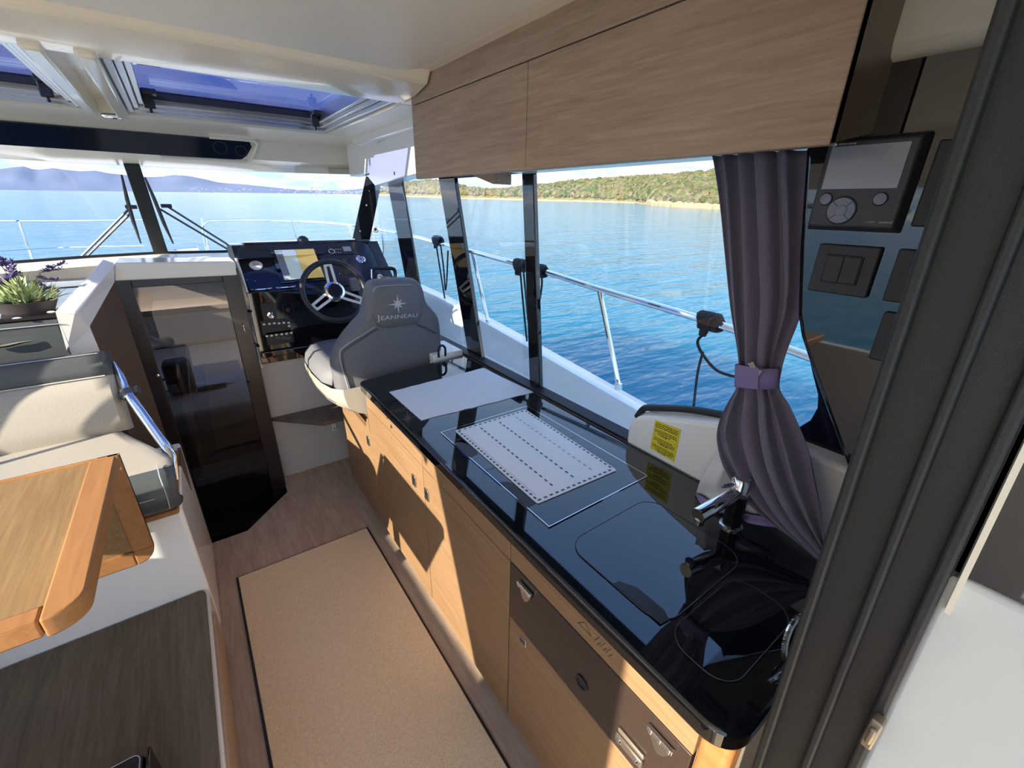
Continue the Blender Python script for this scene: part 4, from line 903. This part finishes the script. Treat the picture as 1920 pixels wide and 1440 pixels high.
pr2 = [(1.69,.778),(1.74,.784),(1.90,.785),(2.14,.775),(2.16,.70),(2.16,.625)]
def cush(bm, prof, x0, x1, rnd=.045):
    rows_ = []
    cy = 1.90; cz = .70
    for x, s in ((x0,.97),(x1-rnd,1.0),(x1-rnd*.4,.985),(x1-.006,.95),(x1,.90)):
        rows_.append([Vector((x-(max(0,y-1.74)*.42 if x > -.5 else 0), cy+(y-cy)*s, cz+(z-cz)*s)) for y, z in prof])
    grid(bm, rows_); return bm, rows_
cush(k, pr_, xs0, xs1); bmesh.ops.recalc_face_normals(k, faces=k.faces[:]); part(se_, 'front_bolster', k, GREYL, label='dark grey front roll of the seat cushion', smooth=70)
k = B(); _, rw = cush(k, pr2, xs0, xs1); bmesh.ops.recalc_face_normals(k, faces=k.faces[:]); part(se_, 'seat_cushion', k, CREAM, smooth=70)
k = B(); _, rw2 = cush(B(), pr_, xs0, xs1); face(k, rw2[-1][:-1]+rw[-1]); part(se_, 'cushion_end', k, GREYL, smooth=0)
k = B(); tube(k, [Vector((x,1.6245,.706)) for x in (-1.15,-.7,-.26)], .0018, 5); tube(k, smooth_path([(-.235,1.70,.788),(-.232,1.65,.770),(-.228,1.626,.735),(-.228,1.620,.69),(-.232,1.632,.65)]), .0018, 5); part(se_, 'stitching', k, STITCH)
# backrest, leaning forward edge up
bt_r, bb_r = P(196,657,'y',2.20), P(243,806,'y',2.10)
def bk(x, v, o=0):       # v 0 bottom, 1 top
    a = Vector((0,2.10,.775)); b = Vector((0,2.20,bt_r.z)); p = a.lerp(b, v); n = Vector((0,-(b-a).z,(b-a).y)).normalized(); return Vector((x,p.y,p.z))+n*o
xR = lambda v: -.385+.035*v*1.0+.0
xr_b, xr_t = P(243,806,'y',2.10).x, P(196,657,'y',2.20).x
def backpart(v0, v1, m_, nm, lab=None, bulge=.02):
    k = B(); rows_ = []
    for i in range(9):
        v = v0+(v1-v0)*i/8; e_ = bulge*(1-(2*i/8-1)**4)
        xe = xr_b+(xr_t-xr_b)*v
        rows_.append([bk(-1.18,v,-.08),bk(-1.18,v,e_),bk(-.7,v,e_),bk(xe-.06,v,e_),bk(xe-.015,v,e_*.8),bk(xe,v,e_*.2-.012),bk(xe+.004,v,-.08)])
    grid(k, rows_); face(k, rows_[-1]); face(k, rows_[0][::-1]); bmesh.ops.recalc_face_normals(k, faces=k.faces[:]); part(se_, nm, k, m_, label=lab, smooth=50)
backpart(0,.70,CREAM,'backrest'); backpart(.70,1,GREYL,'backrest_top_roll','dark grey top roll of the backrest',.014)
k = B(); tube(k, [bk(-1.18,.70,.006),bk(-.7,.70,.006),bk(xr_b+(xr_t-xr_b)*.7-.02,.70,.006)], .003, 6); tube(k, [bk(-1.18,.975,.014),bk(-.7,.975,.014),bk(xr_t-.02,.975,.012)], .0016, 6); part(se_, 'backrest_piping', k, STITCH)
gp = [P(213,678,'y',2.24), P(226,705,'y',2.20), P(240,738,'y',2.14), P(312,838,'y',1.86), P(322,858,'y',1.82), P(326,880,'y',1.80), P(330,900,'y',1.78)]
k = B(); tube(k, gp, [.004,.015,.0175,.0175,.0165,.013,.010], 14); gbar = part(se_, 'grab_bar', k, CHROME)
g_ = (gp[2]-gp[1]).normalized(); k = B(); tube(k, [gp[2]-g_*.016, gp[2]+g_*.022], [.0215,.0215], 16); tube(k, [gp[2]+Vector((-.03,.02,-.01)), gp[2]+Vector((.035,.01,.005))], [.018,.018], 6); part(gbar, 'leather_strap', k, GREYL)
# table
ZT = .96
tx1, ty0, ty1 = -.278, .872, 1.462
tb_ = thing('dinette_table', 'oak dinette table with orange wooden border and a hanging leaf', 'table', (-.62,1.17,.22))
part(tb_, 'tabletop', bx(-.98,tx1-.0555,ty0+.045,ty1-.004,ZT-.030,ZT), TABLE, smooth=0)
k = B(); out_ = [(tx1-.055,ty0)]
for a in range(0,91,10): out_.append((tx1-.05+.05*sin(radians(a)), ty0+.05-.05*cos(radians(a))))
out_ += [(tx1,ty1-.006),(tx1-.006,ty1),(tx1-.055,ty1)]
prism(k, [(a,b,ZT-.036) for a,b in out_], (0,0,.042)); part(tb_, 'side_border', k, TEAK, bevel=.005, seg=3)
k = B(); prism(k, [(-.98,ty0+.003,ZT-.034),(tx1-.058,ty0+.003,ZT-.034),(tx1-.058,ty0+.045,ZT-.034),(-.98,ty0+.045,ZT-.034)], (0,0,.036)); part(tb_, 'near_border', k, TEAK, bevel=.004)
yl = ty1+.028
lx1 = P(229,872,'y',yl).x+.0; zb = P(288,1050,'y',yl).z
lf = [(-.98,zb)]+[(lx1-.05+.05*sin(radians(a)), zb+.05-.05*cos(radians(a))) for a in range(0,91,10)]+[(lx1,ZT-.012),(-.98,ZT-.012)]
k = B(); prism(k, [(a,yl+.010,b) for a,b in lf], (0,.010,0)); leaf0 = part(tb_, 'hanging_leaf', k, TABLE, smooth=0)
k = B(); box(k, lx1-.05, lx1, yl, yl+.024, zb+.05, ZT-.012); box(k, -.98, lx1-.05, yl, yl+.024, zb, zb+.05); prism(k, [(lx1-.05+.05*sin(radians(a)), yl, zb+.05-.05*cos(radians(a))) for a in range(0,91,10)]+[(lx1-.05,yl,zb+.05)], (0,.024,0)); part(leaf0, 'leaf_border', k, TEAK, bevel=.004)
k = B(); tube(k, [(tx1-.02,ty1+.012,ZT-.005),(-.95,ty1+.012,ZT-.005)], .007, 8); part(tb_, 'hinge', k, TEAK)
k = B(); lathe(k, (-.85,1.25,.22), (0,0,1), [(.0,0),(.13,0),(.13,.012),(.045,.02),(.04,ZT-.255),(0,ZT-.255)], 24); part(tb_, 'pedestal', k, STEEL)
# black stitched leather pouch on the platform
c = P(226,1462,'z',.28)
lp = thing('leather_pouch', 'black stitched leather pouch on the dark platform', 'pouch', (c.x,c.y-.03,.22))
k = B(); pillow(k, [(c.x+a,c.y-.03+b,.27) for a,b in rrect(-.055,.055,-.05,.05,.02)], (0,0,1), [(.9,-.05),(1,-.04),(1,.03),(.93,.045),(.8,.05)]); pb0 = part(lp, 'pouch_body', k, BLKM)
k = B(); tube(k, [(c.x+a*.86,c.y-.03+b*.86,.319) for a,b in rrect(-.055,.055,-.05,.05,.02)], .0012, 4, closed=True); part(pb0, 'pouch_stitching', k, STITCH)
k = B(); box(k, c.x+.058, c.x+.068, c.y-.07, c.y+.02, .22, .318); part(lp, 'pouch_flap', k, BLK, bevel=.004)

# ------------------------------------------------------------ port side shelf and plant
ps = thing('side_cabinet', 'black topped side cabinet carrying the lavender', 'cabinet', (-.82,2.9,0))
part(ps, 'cabinet_top', bx(-1.195,-.462,2.37,3.46,1.185,1.20), BLK, bevel=.003)
part(ps, 'cabinet_front', bx(-1.195,-.452,2.36,2.42,.5,1.182), GREYL, bevel=.02, seg=3)
part(ps, 'cabinet_body', bx(-1.195,-.47,2.42,3.46,.5,1.184), BLKM, smooth=0)
k = B(); tube(k, [P(-20,652,'y',2.345),P(10,648,'y',2.345),P(38,642,'y',2.345),P(62,638,'y',2.352)], [.006,.008,.006,.002], 8); part(ps, 'pull_rail', k, CHROME)
k = B(); tube(k, [(-1.2,2.357,1.165),(-.46,2.357,1.165)], .0018, 5); part(ps, 'front_stitching', k, STITCH)
pc = P(56,588,'z',1.20)+Vector((-.01,.045,0))
pl = thing('lavender_plant', 'lavender in a dark oval pot on the side cabinet', 'potted plant', (pc.x,pc.y,1.20))
k = B(); lathe(k, (pc.x,pc.y,1.20), (0,0,1), [(0,0),(.075,0),(.095,.042),(.088,.042),(.070,.03),(0,.03)], 28, 1, .62); part(pl, 'pot', k, mat('dark_brown_pot', (.05,.04,.045), .6))
LEAF = mat('lavender_leaf', (.30,.42,.20), .6, var=.35, vscale=30); LEAF2 = mat('lavender_leaf_pale', (.62,.66,.36), .6); FLOW = mat('lavender_flower', (.13,.09,.26), .8, var=.3, vscale=80); STEM = mat('lavender_stem', (.12,.14,.07), .7)
def leaf(bm, p, d, l, wd):
    d = d.normalized(); s = d.cross(Vector((0,0,1)));
    if s.length < .05: s = Vector((1,0,0))
    s.normalize(); up = Vector((0,0,1))
    pts = [p, p+d*l*.45+s*wd+up*.004, p+d*l+up*.004, p+d*l*.45-s*wd+up*.0]
    face(bm, pts)
rnd = random.Random(5)
k1, k2 = B(), B()
for i in range(420):
    a = rnd.uniform(0,2*pi); r = rnd.uniform(0,.085); p = Vector((pc.x+r*cos(a), pc.y+r*.6*sin(a), 1.235+rnd.uniform(0,.07)*(1-r/.12)))
    el = rnd.uniform(.1,1.2); d = Vector((cos(a)*cos(el), sin(a)*cos(el), sin(el))); leaf(k1 if rnd.random() < .6 else k2, p, d, rnd.uniform(.035,.085), rnd.uniform(.003,.0065))
part(pl, 'green_foliage', k1, LEAF, kind='stuff', smooth=0); part(pl, 'pale_foliage', k2, LEAF2, kind='stuff', smooth=0)
tips = [(90,540,.0),(104,500,.02),(96,508,.03),(88,524,-.01),(24,505,.0),(12,500,.02),(8,530,.0),(22,520,-.02),(-12,528,0),(-6,490,.02),(30,515,.03)]
for px,py,dy in tips:
    tip = P(px,py,'y',pc.y+dy); base = Vector((pc.x+(tip.x-pc.x)*.25, pc.y, 1.27)); mid = base.lerp(tip,.55)+Vector((0,0,.03))
    k = B(); tube(k, smooth_path([base,mid,tip], 4), .0016, 4); stm = part(pl, 'stem', k, STEM)
    k = B(); dd = (tip-mid).normalized()
    for j in range(46):
        t_ = rnd.uniform(-.025,.03); a = rnd.uniform(0,2*pi); p = tip+dd*t_; leaf(k, p, Vector((cos(a),sin(a),rnd.uniform(-.2,.9))), rnd.uniform(.010,.024), .004)
    part(stm, 'flower_head', k, FLOW, smooth=0)
for i,(px,py) in enumerate(((32,596),(96,584),(112,578))):
    c = P(px,py,'z',1.202); k = B(); lathe(k, (c.x,c.y,1.2005), (0,0,1), [(0,0),(.010,0),(.006,.003),(0,.004)], 8, 1.4, .7)
    solo('fallen_petal', k, LINING, ('pale fallen petal left of the lavender pot','pale fallen petal just right of the lavender pot','pale fallen petal farthest right of the lavender pot')[i], 'petal', group='fallen petals')

# ================================================================== OUTSIDE OF THE BOAT
XB = 1.46
k = B(); rows = []
for y, zt_ in ((-.5,.66),(.5,.735),(1.08,.785),(1.8,.86),(2.5,.925),(3.0,.965),(3.6,1.0),(4.6,.97),(5.6,.96),(6.4,.95)):
    dx = -max(0, y-3.0)**2*.075
    rows.append([Vector((XB-.02+dx,y,.30)),Vector((XB+dx,y,zt_-.03)),Vector((XB+.02+dx,y,zt_)),Vector((XB+.11+dx,y,zt_)),Vector((XB+.15+dx,y,zt_-.04)),Vector((XB+.10+dx,y,-.7))])
grid(k, rows); bmesh.ops.recalc_face_normals(k, faces=k.faces[:]); struct('wall_bulwark', k, GELW, 'white starboard bulwark outside the window', 'bulwark', smooth=50)
k = B(); box(k, 1.12, XB+.02, -.8, 3.7, .28, .33); struct('floor_side_deck', k, GELW, 'white starboard side deck', 'deck')
XR = 1.52
def rl(px,py): return P(px,py,'x',XR)
rail = thing('side_rail', 'polished steel guard rail along the starboard deck', 'rail', (XR,1.5,.8))
pts = [rl(1700,738),rl(1503,664),rl(1330,603),rl(1120,541),rl(1000,503),rl(870,468),rl(800,449),rl(760,440),P(735,434,'x',1.50),P(700,428,'x',1.44)]
k = B(); tube(k, smooth_path(pts,5), .0135, 10); part(rail, 'top_rail', k, CHROME)
for t_, b_ in (((1124,545),(1160,722)),((886,473),(915,602))):
    k = B(); a, b = rl(*t_), rl(*b_); tube(k, [a,b], .0115, 10); o_ = part(rail, 'stanchion', k, CHROME)
    k = B(); lathe(k, b, (0,0,-1), [(0,-.008),(.016,-.008),(.020,.02),(0,.02)], 14); part(o_, 'stanchion_foot', k, CHROME)
# fender lines tied to the rail
ROPE = mat('black_braided_rope', (.012,.014,.02), .8, bump=.6, bscale=600)
def knot(c, r=.03, n=5):
    k = B(); rn = random.Random(int(c.y*1000))
    for i in range(n):
        o = Vector((0, (i-n/2)*.016, 0)); tube(k, [c+o+Vector((.026*cos(a*pi/6),.008*sin(a*pi/3+i),.026*sin(a*pi/6))) for a in range(12)], .011, 7, closed=True)
    tube(k, [c+Vector((-.012,.0,-.02)), c+Vector((-.016,.004,-.055))], [.02,.014], 8); return k
def fender(px, py, lab, lines):
    c = rl(px,py); t = thing('fender_line', lab, 'rope', c, 'ropes on the side rail'); part(t, 'knot', knot(c), ROPE)
    for ln in lines: k = B(); tube(k, smooth_path([P(a,b,'x',XR-.02) for a,b in ln], 5), .0055, 6); part(t, 'rope', k, ROPE)
fender(1328,602,'black rope tied on the rail nearest the curtain',[((1322,625),(1308,640),(1318,665),(1345,695),(1385,708)),((1318,660),(1308,700),(1300,768))])
fender(1010,507,'black rope tied on the rail just right of the slim window post',[((1015,515),(1016,535),(1010,575),(1006,600))])
fender(975,497,'black rope tied on the rail just left of the slim window post',[((975,503),(980,560),(988,640)),((981,503),(986,555),(990,600))])
fender(820,451,'black rope tied on the rail behind the helm seat',[((818,460),(826,510),(834,560)),((826,458),(832,505),(835,544),(838,520),(840,470))])
gr_ = thing('fender_line', 'grey knotted line on the rail beside the windscreen pillar', 'rope', P(702,430,'x',1.44)); ROPEG = mat('grey_rope', (.25,.27,.30), .8)
k = B(); c = P(702,430,'x',1.44)
for i in range(4): tube(k, [c+Vector((.02*cos(a*pi/6),(i-2)*.014,.02*sin(a*pi/6))) for a in range(12)], .009, 6, closed=True)
part(gr_, 'knot', k, ROPEG)
for ln in (((697,436),(694,460),(702,490),(712,488),(719,470),(716,440)),((702,440),(706,470),(711,505))):
    k = B(); tube(k, smooth_path([P(a,b,'x',1.43) for a,b in ln],5), .004, 6); part(gr_, 'rope', k, ROPEG)
def cleat(c, lab, ang=0):
    t = thing('mooring_cleat', lab, 'cleat', c); d = Vector((sin(ang)*.0,1,0)); 
    for s in (-.025,.025): k = B(); lathe(k, c+d*s, (0,0,1), [(.014,0),(.010,.02),(.010,.035)], 10); part(t, 'foot', k, CHROME)
    k = B(); tube(k, smooth_path([c+d*-.095+Vector((0,0,.042)), c+d*-.04+Vector((0,0,.036)), c+d*.04+Vector((0,0,.036)), c+d*.095+Vector((0,0,.042))],4), [.005]+[.010]*11+[.005], 8); part(t, 'horn', k, CHROME)
cleat(P(822,572,'x',XB+.06), 'chrome mooring cleat on the bulwark right of the helm seat')
# bow pulpit
def bw(px,py,y): return P(px,py,'y',y)
def pulpit(lab, railpx, posts, low):
    t = thing('bow_rail', lab, 'rail', bw(railpx[0][0],railpx[0][1]+60,railpx[0][2]))
    k = B(); tube(k, smooth_path([bw(*p) for p in railpx],4), .0135, 8); part(t, 'top_rail', k, CHROME)
    for a, b in posts: k = B(); tube(k, [bw(*a),bw(*b)], .012, 8); part(t, 'stanchion', k, CHROME)
    for ln in low: k = B(); tube(k, [bw(*p) for p in ln], .006, 6); part(t, 'lower_wire', k, CHROME)
pulpit('curved steel bow rail seen right of the windscreen mullion', [(388,478,6.6),(383,450,6.6),(380,425,6.6),(386,416,6.6),(400,413,6.6),(460,412,6.5),(550,414,6.0),(620,418,5.3),(662,422,4.8),(700,428,4.3)],
       [((378,409,6.7),(391,472,6.6)),((548,414,6.0),(560,460,6.0)),((654,421,4.9),(664,448,4.9))], [[(392,457,6.6),(450,456,6.3)]])
pulpit('straight steel bow rail seen left of the windscreen mullion', [(-60,414,6.3),(0,413,6.5),(120,413,6.6),(272,411,6.6)], [((36,415,6.5),(62,492,6.5)),((300,470,6.5),(295,412,6.5))], [[(-60,474,6.4),(120,463,6.5),(270,460,6.6)]])
k = B(); a = bw(318,470,6.5); b = bw(372,466,6.5); box(k, a.x, b.x, 6.45, 6.65, a.z-.04, a.z+.005); tube(k, [a+Vector((0,0,.01)), b+Vector((0,0,.03))], .012, 8); solo('anchor_roller', k, CHROME, 'steel anchor roller at the bow beyond the windscreen', 'anchor roller')
# wipers
def wiper(blade, arms, lab):
    YW = 3.90
    t = thing('windscreen_wiper', lab, 'wiper', P(arms[0][-1][0],arms[0][-1][1],'y',YW), 'windscreen wipers')
    k = B(); tube(k, [P(a,b,'y',y_) for a,b,y_ in blade], [.006,.012,.012,.005], 6); part(t, 'blade', k, RUBBER)
    for ar in arms: k = B(); tube(k, [P(a,b,'y',YW-.02+.05*i) for i,(a,b) in enumerate(ar)], .0075, 6); part(t, 'arm', k, PLGREY)
    k = B(); c = P(arms[0][0][0],arms[0][0][1],'y',YW-.02); box(k, c.x-.03,c.x+.03,c.y-.015,c.y+.015,c.z-.012,c.z+.012); part(t, 'joint', k, BLKM, bevel=.004)
wiper([(228,328,3.74),(238,372,3.80),(250,415,3.84),(264,456,3.88)], [[(246,388),(150,484)],[(246,399),(160,484)]], 'wiper left of the windscreen mullion')
wiper([(272,333,3.74),(290,375,3.80),(308,420,3.84),(325,457,3.88)], [[(312,386),(445,470)],[(300,392),(438,474)]], 'wiper right of the windscreen mullion')

k = B(); box(k, -1.75, -1.25, -.8, 4.2, .28, .33); struct('floor_port_deck', k, GELW, 'unseen white port side deck added to bounce sun', 'deck')  # unseen deck and bulwark added to bounce sunlight through the port windows
k = B(); box(k, -1.85, -1.72, -.8, 4.2, -.6, .55); struct('wall_port_bulwark', k, GELW, 'unseen white port bulwark added with the bounce deck', 'bulwark', bevel=.02)
# ================================================================== LANDSCAPE
TX, TY, Z0 = .015, .0124, -.55               # the boat floats a little off level
def sea_pt(px, py):
    n = Vector((-TX,-TY,1)); return PP(px, py, (0,0,Z0), n)
def on_sea(x, y): return Z0+TX*x+TY*y
k = B(); S = 9000
rings_ = [0, 6, 20, 60, 200, 700, 2500, S]; V = []
NA = 48
for r in rings_[1:]: V.append([k.verts.new((r*cos(2*pi*a/NA), r*sin(2*pi*a/NA), on_sea(r*cos(2*pi*a/NA), r*sin(2*pi*a/NA)))) for a in range(NA)])
c0 = k.verts.new((0,0,Z0))
for a in range(NA): k.faces.new((c0, V[0][a], V[0][(a+1)%NA]))
for p, q_ in zip(V, V[1:]):
    for a in range(NA): k.faces.new((p[a], q_[a], q_[(a+1)%NA], p[(a+1)%NA]))
SEA = bpy.data.materials.new('sea_water'); SEA.use_nodes = True; nt = SEA.node_tree; b = nt.nodes['Principled BSDF']
b.inputs['Base Color'].default_value = (.008,.15,.235,1); b.inputs['Specular IOR Level'].default_value = .22; b.inputs['Roughness'].default_value = .09; b.inputs['IOR'].default_value = 1.33
b.subsurface_method = 'BURLEY'; b.inputs['Subsurface Weight'].default_value = 1; b.inputs['Subsurface Radius'].default_value = (.5,1,1); b.inputs['Subsurface Scale'].default_value = 5
t_ = nt.nodes.new('ShaderNodeTexCoord')
def wn_(sc, rot, det):
    mp = nt.nodes.new('ShaderNodeMapping'); mp.inputs['Scale'].default_value = sc; mp.inputs['Rotation'].default_value = (0,0,rot); nt.links.new(t_.outputs['Object'], mp.inputs[0])
    q = nt.nodes.new('ShaderNodeTexNoise'); q.inputs['Scale'].default_value = 1; q.inputs['Detail'].default_value = det; q.inputs['Roughness'].default_value = .55; nt.links.new(mp.outputs[0], q.inputs['Vector']); return q
w1_, w2_ = wn_((1.1,3.2,1), .5, 3), wn_((.16,.5,1), .2, 2)
u1 = nt.nodes.new('ShaderNodeBump'); u1.inputs['Distance'].default_value = .10; u1.inputs['Strength'].default_value = .8; nt.links.new(w1_.outputs[0], u1.inputs['Height'])
u2 = nt.nodes.new('ShaderNodeBump'); u2.inputs['Distance'].default_value = .35; u2.inputs['Strength'].default_value = .6; nt.links.new(w2_.outputs[0], u2.inputs['Height']); nt.links.new(u1.outputs[0], u2.inputs['Normal'])
nt.links.new(u2.outputs[0], b.inputs['Normal'])
so_ = solo('sea', k, SEA, 'calm blue sea all around the boat', 'sea', kind='stuff', loc=(0,0,0), smooth=0)
# far mountains
def ridge(cols, dist, name, lab, mt, depth=.12, n=5, seed=1):
    rn = random.Random(seed); rows_ = []
    for px, top in cols:
        d = ray(px, 360); d2 = Vector((d.x,d.y,0)).normalized()
        base = d2*dist; base.z = on_sea(base.x,base.y)-3
        r_ = ray(px, top); tt = dist*(1+depth)/Vector((r_.x,r_.y,0)).length; tp_ = CAM+r_*tt
        row = []
        for i in range(n+1):
            v = i/n; p = base.lerp(tp_, v); p.z = base.z+(tp_.z-base.z)*(v**1.15); p += Vector((0,0,rn.uniform(-1,1)))*dist*.0016*(0<i<n); row.append(p)
        bk_ = tp_+d2*dist*.15; bk_.z = base.z; row.append(bk_); rows_.append(row)
    k = B(); grid(k, rows_); bmesh.ops.recalc_face_normals(k, faces=k.faces[:])
    return solo(name, k, mt, lab, 'hills', smooth=60)
rn = random.Random(3)
mc = [(-700,330),(-500,322),(-300,318),(-150,320),(-60,316),(0,317),(20,314),(45,312),(60,317),(75,318),(100,315),(120,318),(150,321),(180,320),(205,325),(225,327),(250,330),(280,332),(305,331),(325,328),(345,329),(360,331),(385,336),(410,342),(430,344),(450,345),(480,348),(520,352),(560,356),(600,357),(640,357),(665,355),(690,352),(715,352),(740,355),(770,360),(800,364),(840,366)]
MOUNT = mat('haze_tinted_mountain', (.15,.185,.265), 1.0, var=.08, vscale=.004, spec=0)  # distance haze is put into the base colour, no haze volume
ridge(mc, 5200, 'mountain_range', 'long haze-tinted blue mountain range along the horizon', MOUNT, .10, 6)
# town on the far shore
k = B(); 
for i in range(170):
    px = rn.uniform(585,760) if i < 140 else rn.uniform(360,600); py = rn.uniform(358,366) if i < 140 else rn.uniform(352,362)
    d = ray(px,py); dist = 5150; p = CAM+d*(dist/Vector((d.x,d.y,0)).length); s = rn.uniform(4,11); box(k, p.x-s, p.x+s, p.y-5, p.y+5, p.z-4, p.z+rn.uniform(3,8))
solo('town', k, mat('pale_town_walls', (.40,.39,.42), .9), 'pale town houses scattered on the far shore', 'town', kind='stuff', smooth=0)
# wooded shore to starboard
def shore(cols, name, lab, mt, back=55, n=7, seed=2):
    rn = random.Random(seed); rows_ = []
    for px, ys, yt in cols:
        b0 = sea_pt(px, ys); d = Vector((b0.x,b0.y,0)); dist = d.length; d.normalize()
        bkd = back*dist/140
        r_ = ray(px, yt); tt = (dist+bkd)/Vector((r_.x,r_.y,0)).length; tp_ = CAM+r_*tt
        row = [b0+Vector((0,0,-.5))]
        h = tp_.z-b0.z
        row.append(b0+Vector((0,0,dist*.006))+d*dist*.02)
        for i in range(1, n+1):
            v = i/n; p = b0+d*(bkd*v); p.z = b0.z+dist*.010+(h-dist*.010)*(v**.8); row.append(p)
        rows_.append(row)
    k = B(); grid(k, rows_); bmesh.ops.recalc_face_normals(k, faces=k.faces[:])
    return solo(name, k, mt, lab, 'hill', smooth=60), rows_
SCRUB = mat('scrub_hill_ground', (.20,.17,.085), 1.0, var=.35, vscale=.25, spec=0)
near = [(940,374,362),(985,375,355),(1040,376.5,349),(1090,377.5,343),(1140,379,340),(1190,380.5,337),(1220,385,335),(1260,387.5,333),(1300,389.5,328),(1345,391.5,322),(1400,394,316),(1460,397,312),(1530,401,310),(1600,405,309),(1700,410,310)]
h1, rows1 = shore(near, 'wooded_hill', 'scrub covered hill on the near shore to starboard', SCRUB, 60)
far = [(700,366,364),(735,367,358),(756,368.5,352),(775,369,347),(800,369.5,344),(815,370,344),(850,371.5,350),(880,372.5,357),(910,373,360),(945,374,361),(985,375,361),(1030,376,362)]
h2, rows2_ = shore(far, 'wooded_hill', 'low wooded headland seen between the window posts', SCRUB, 60, seed=4)
def scatter(rows_, n, name, lab, sizes, cols, seed):
    rn = random.Random(seed); ks = [B() for _ in cols]
    phi = (1+5**.5)/2; base = [(-1,phi,0),(1,phi,0),(-1,-phi,0),(1,-phi,0),(0,-1,phi),(0,1,phi),(0,-1,-phi),(0,1,-phi),(phi,0,-1),(phi,0,1),(-phi,0,-1),(-phi,0,1)]
    fc = [(0,11,5),(0,5,1),(0,1,7),(0,7,10),(0,10,11),(1,5,9),(5,11,4),(11,10,2),(10,7,6),(7,1,8),(3,9,4),(3,4,2),(3,2,6),(3,6,8),(3,8,9),(4,9,5),(2,4,11),(6,2,10),(8,6,7),(9,8,1)]
    for i in range(n):
        a = rn.uniform(0, len(rows_)-1.001); ia = int(a); v = rn.uniform(1.05, len(rows_[0])-1.001); iv = int(v)
        p = rows_[ia][iv].lerp(rows_[ia+1][iv], a-ia).lerp(rows_[ia][iv+1].lerp(rows_[ia+1][iv+1], a-ia), v-iv)
        dist = Vector((p.x,p.y,0)).length; s = rn.uniform(*sizes)*dist/140; k = ks[rn.randrange(len(ks))]
        vs = [k.verts.new((p.x+b_[0]*s*rn.uniform(.4,.75), p.y+b_[1]*s*rn.uniform(.4,.75), p.z+s*.5+b_[2]*s*rn.uniform(.4,.7))) for b_ in base]
        for f_ in fc: k.faces.new([vs[j] for j in f_])
    for j, k in enumerate(ks): solo(name, k, cols[j], lab[j], 'trees', kind='stuff', smooth=0)
GR = [mat('olive_scrub', (.135,.125,.062), 1, var=.4, vscale=.3, spec=0), mat('green_scrub', (.08,.105,.042), 1, var=.4, vscale=.3, spec=0), mat('grey_bare_scrub', (.165,.14,.095), 1, var=.3, vscale=.3, spec=0)]
scatter(rows1, 9000, 'scrub_trees', ['olive scrub on the near starboard hill','dark green trees on the near starboard hill','bare grey bushes on the near starboard hill'], (.35,.95), GR, 11)
scatter(rows2_, 3000, 'scrub_trees', ['olive scrub on the low headland','dark green trees on the low headland','bare grey bushes on the low headland'], (.35,.85), [GR[0],GR[2],GR[0]], 12)
# pale rocky beach strips
def beach(cols, lab, seed):
    rn = random.Random(seed); k = B(); rows_ = []
    for i in range(len(cols)-1):
        for j in range(8):
            t_ = j/8; px = cols[i][0]+(cols[i+1][0]-cols[i][0])*t_; ys = cols[i][1]+(cols[i+1][1]-cols[i][1])*t_
            b0 = sea_pt(px, ys+.5); d = Vector((b0.x,b0.y,0)); ds_ = d.length; d.normalize(); f = ds_*(.010+.005*rn.random())*(.85 if px > 1210 else .22)
            rows_.append([b0+Vector((0,0,-.3)), b0+Vector((0,0,f*.45))+d*f*.3, b0+Vector((0,0,f*.7*rn.uniform(.8,1.2)))+d*f, b0+Vector((0,0,f*1.0))+d*f*2.4])
    grid(k, rows_); bmesh.ops.recalc_face_normals(k, faces=k.faces[:])
    solo('rocky_beach', k, mat('pale_shore_rock', (.36,.27,.145), .95, var=.3, vscale=.8), lab, 'beach', smooth=0)
beach(near, 'pale rocky strip along the foot of the near hill', 1); beach(far, 'pale pebble strip along the low headland', 2)
# yellow and white sheds on the headland
for px0, px1, py0, py1, c_, nm in ((949,961,361,366,(.75,.62,.12),'small yellow shed on the low headland'),(920,935,363,366.5,(.8,.8,.78),'small white shed left of the yellow one'),(938,944,363,366.5,(.7,.7,.72),'tiny grey shed beside the yellow one')):
    b0 = sea_pt((px0+px1)/2, 373.2); ds_ = Vector((b0.x,b0.y,0)).length*1.05
    def at_(px,py): r_ = ray(px,py); return CAM+r_*(ds_/Vector((r_.x,r_.y,0)).length)
    a, c2, d2, e2 = at_(px0,py0), at_(px1,py0), at_(px1,py1+2), at_(px0,py1+2); dd = Vector((a.x,a.y,0)).normalized()*4
    t = thing('shed', nm, 'shed', (a+c2)/2, 'sheds on the headland')
    k = B(); prism(k, [a,c2,d2,e2], dd); part(t, 'walls', k, mat(nm.replace(' ','_'), c_, .9), smooth=0)
    k = B(); prism(k, [a+Vector((0,0,.3)),c2+Vector((0,0,.3)),c2,a], dd); part(t, 'roof', k, PLGREY, smooth=0)
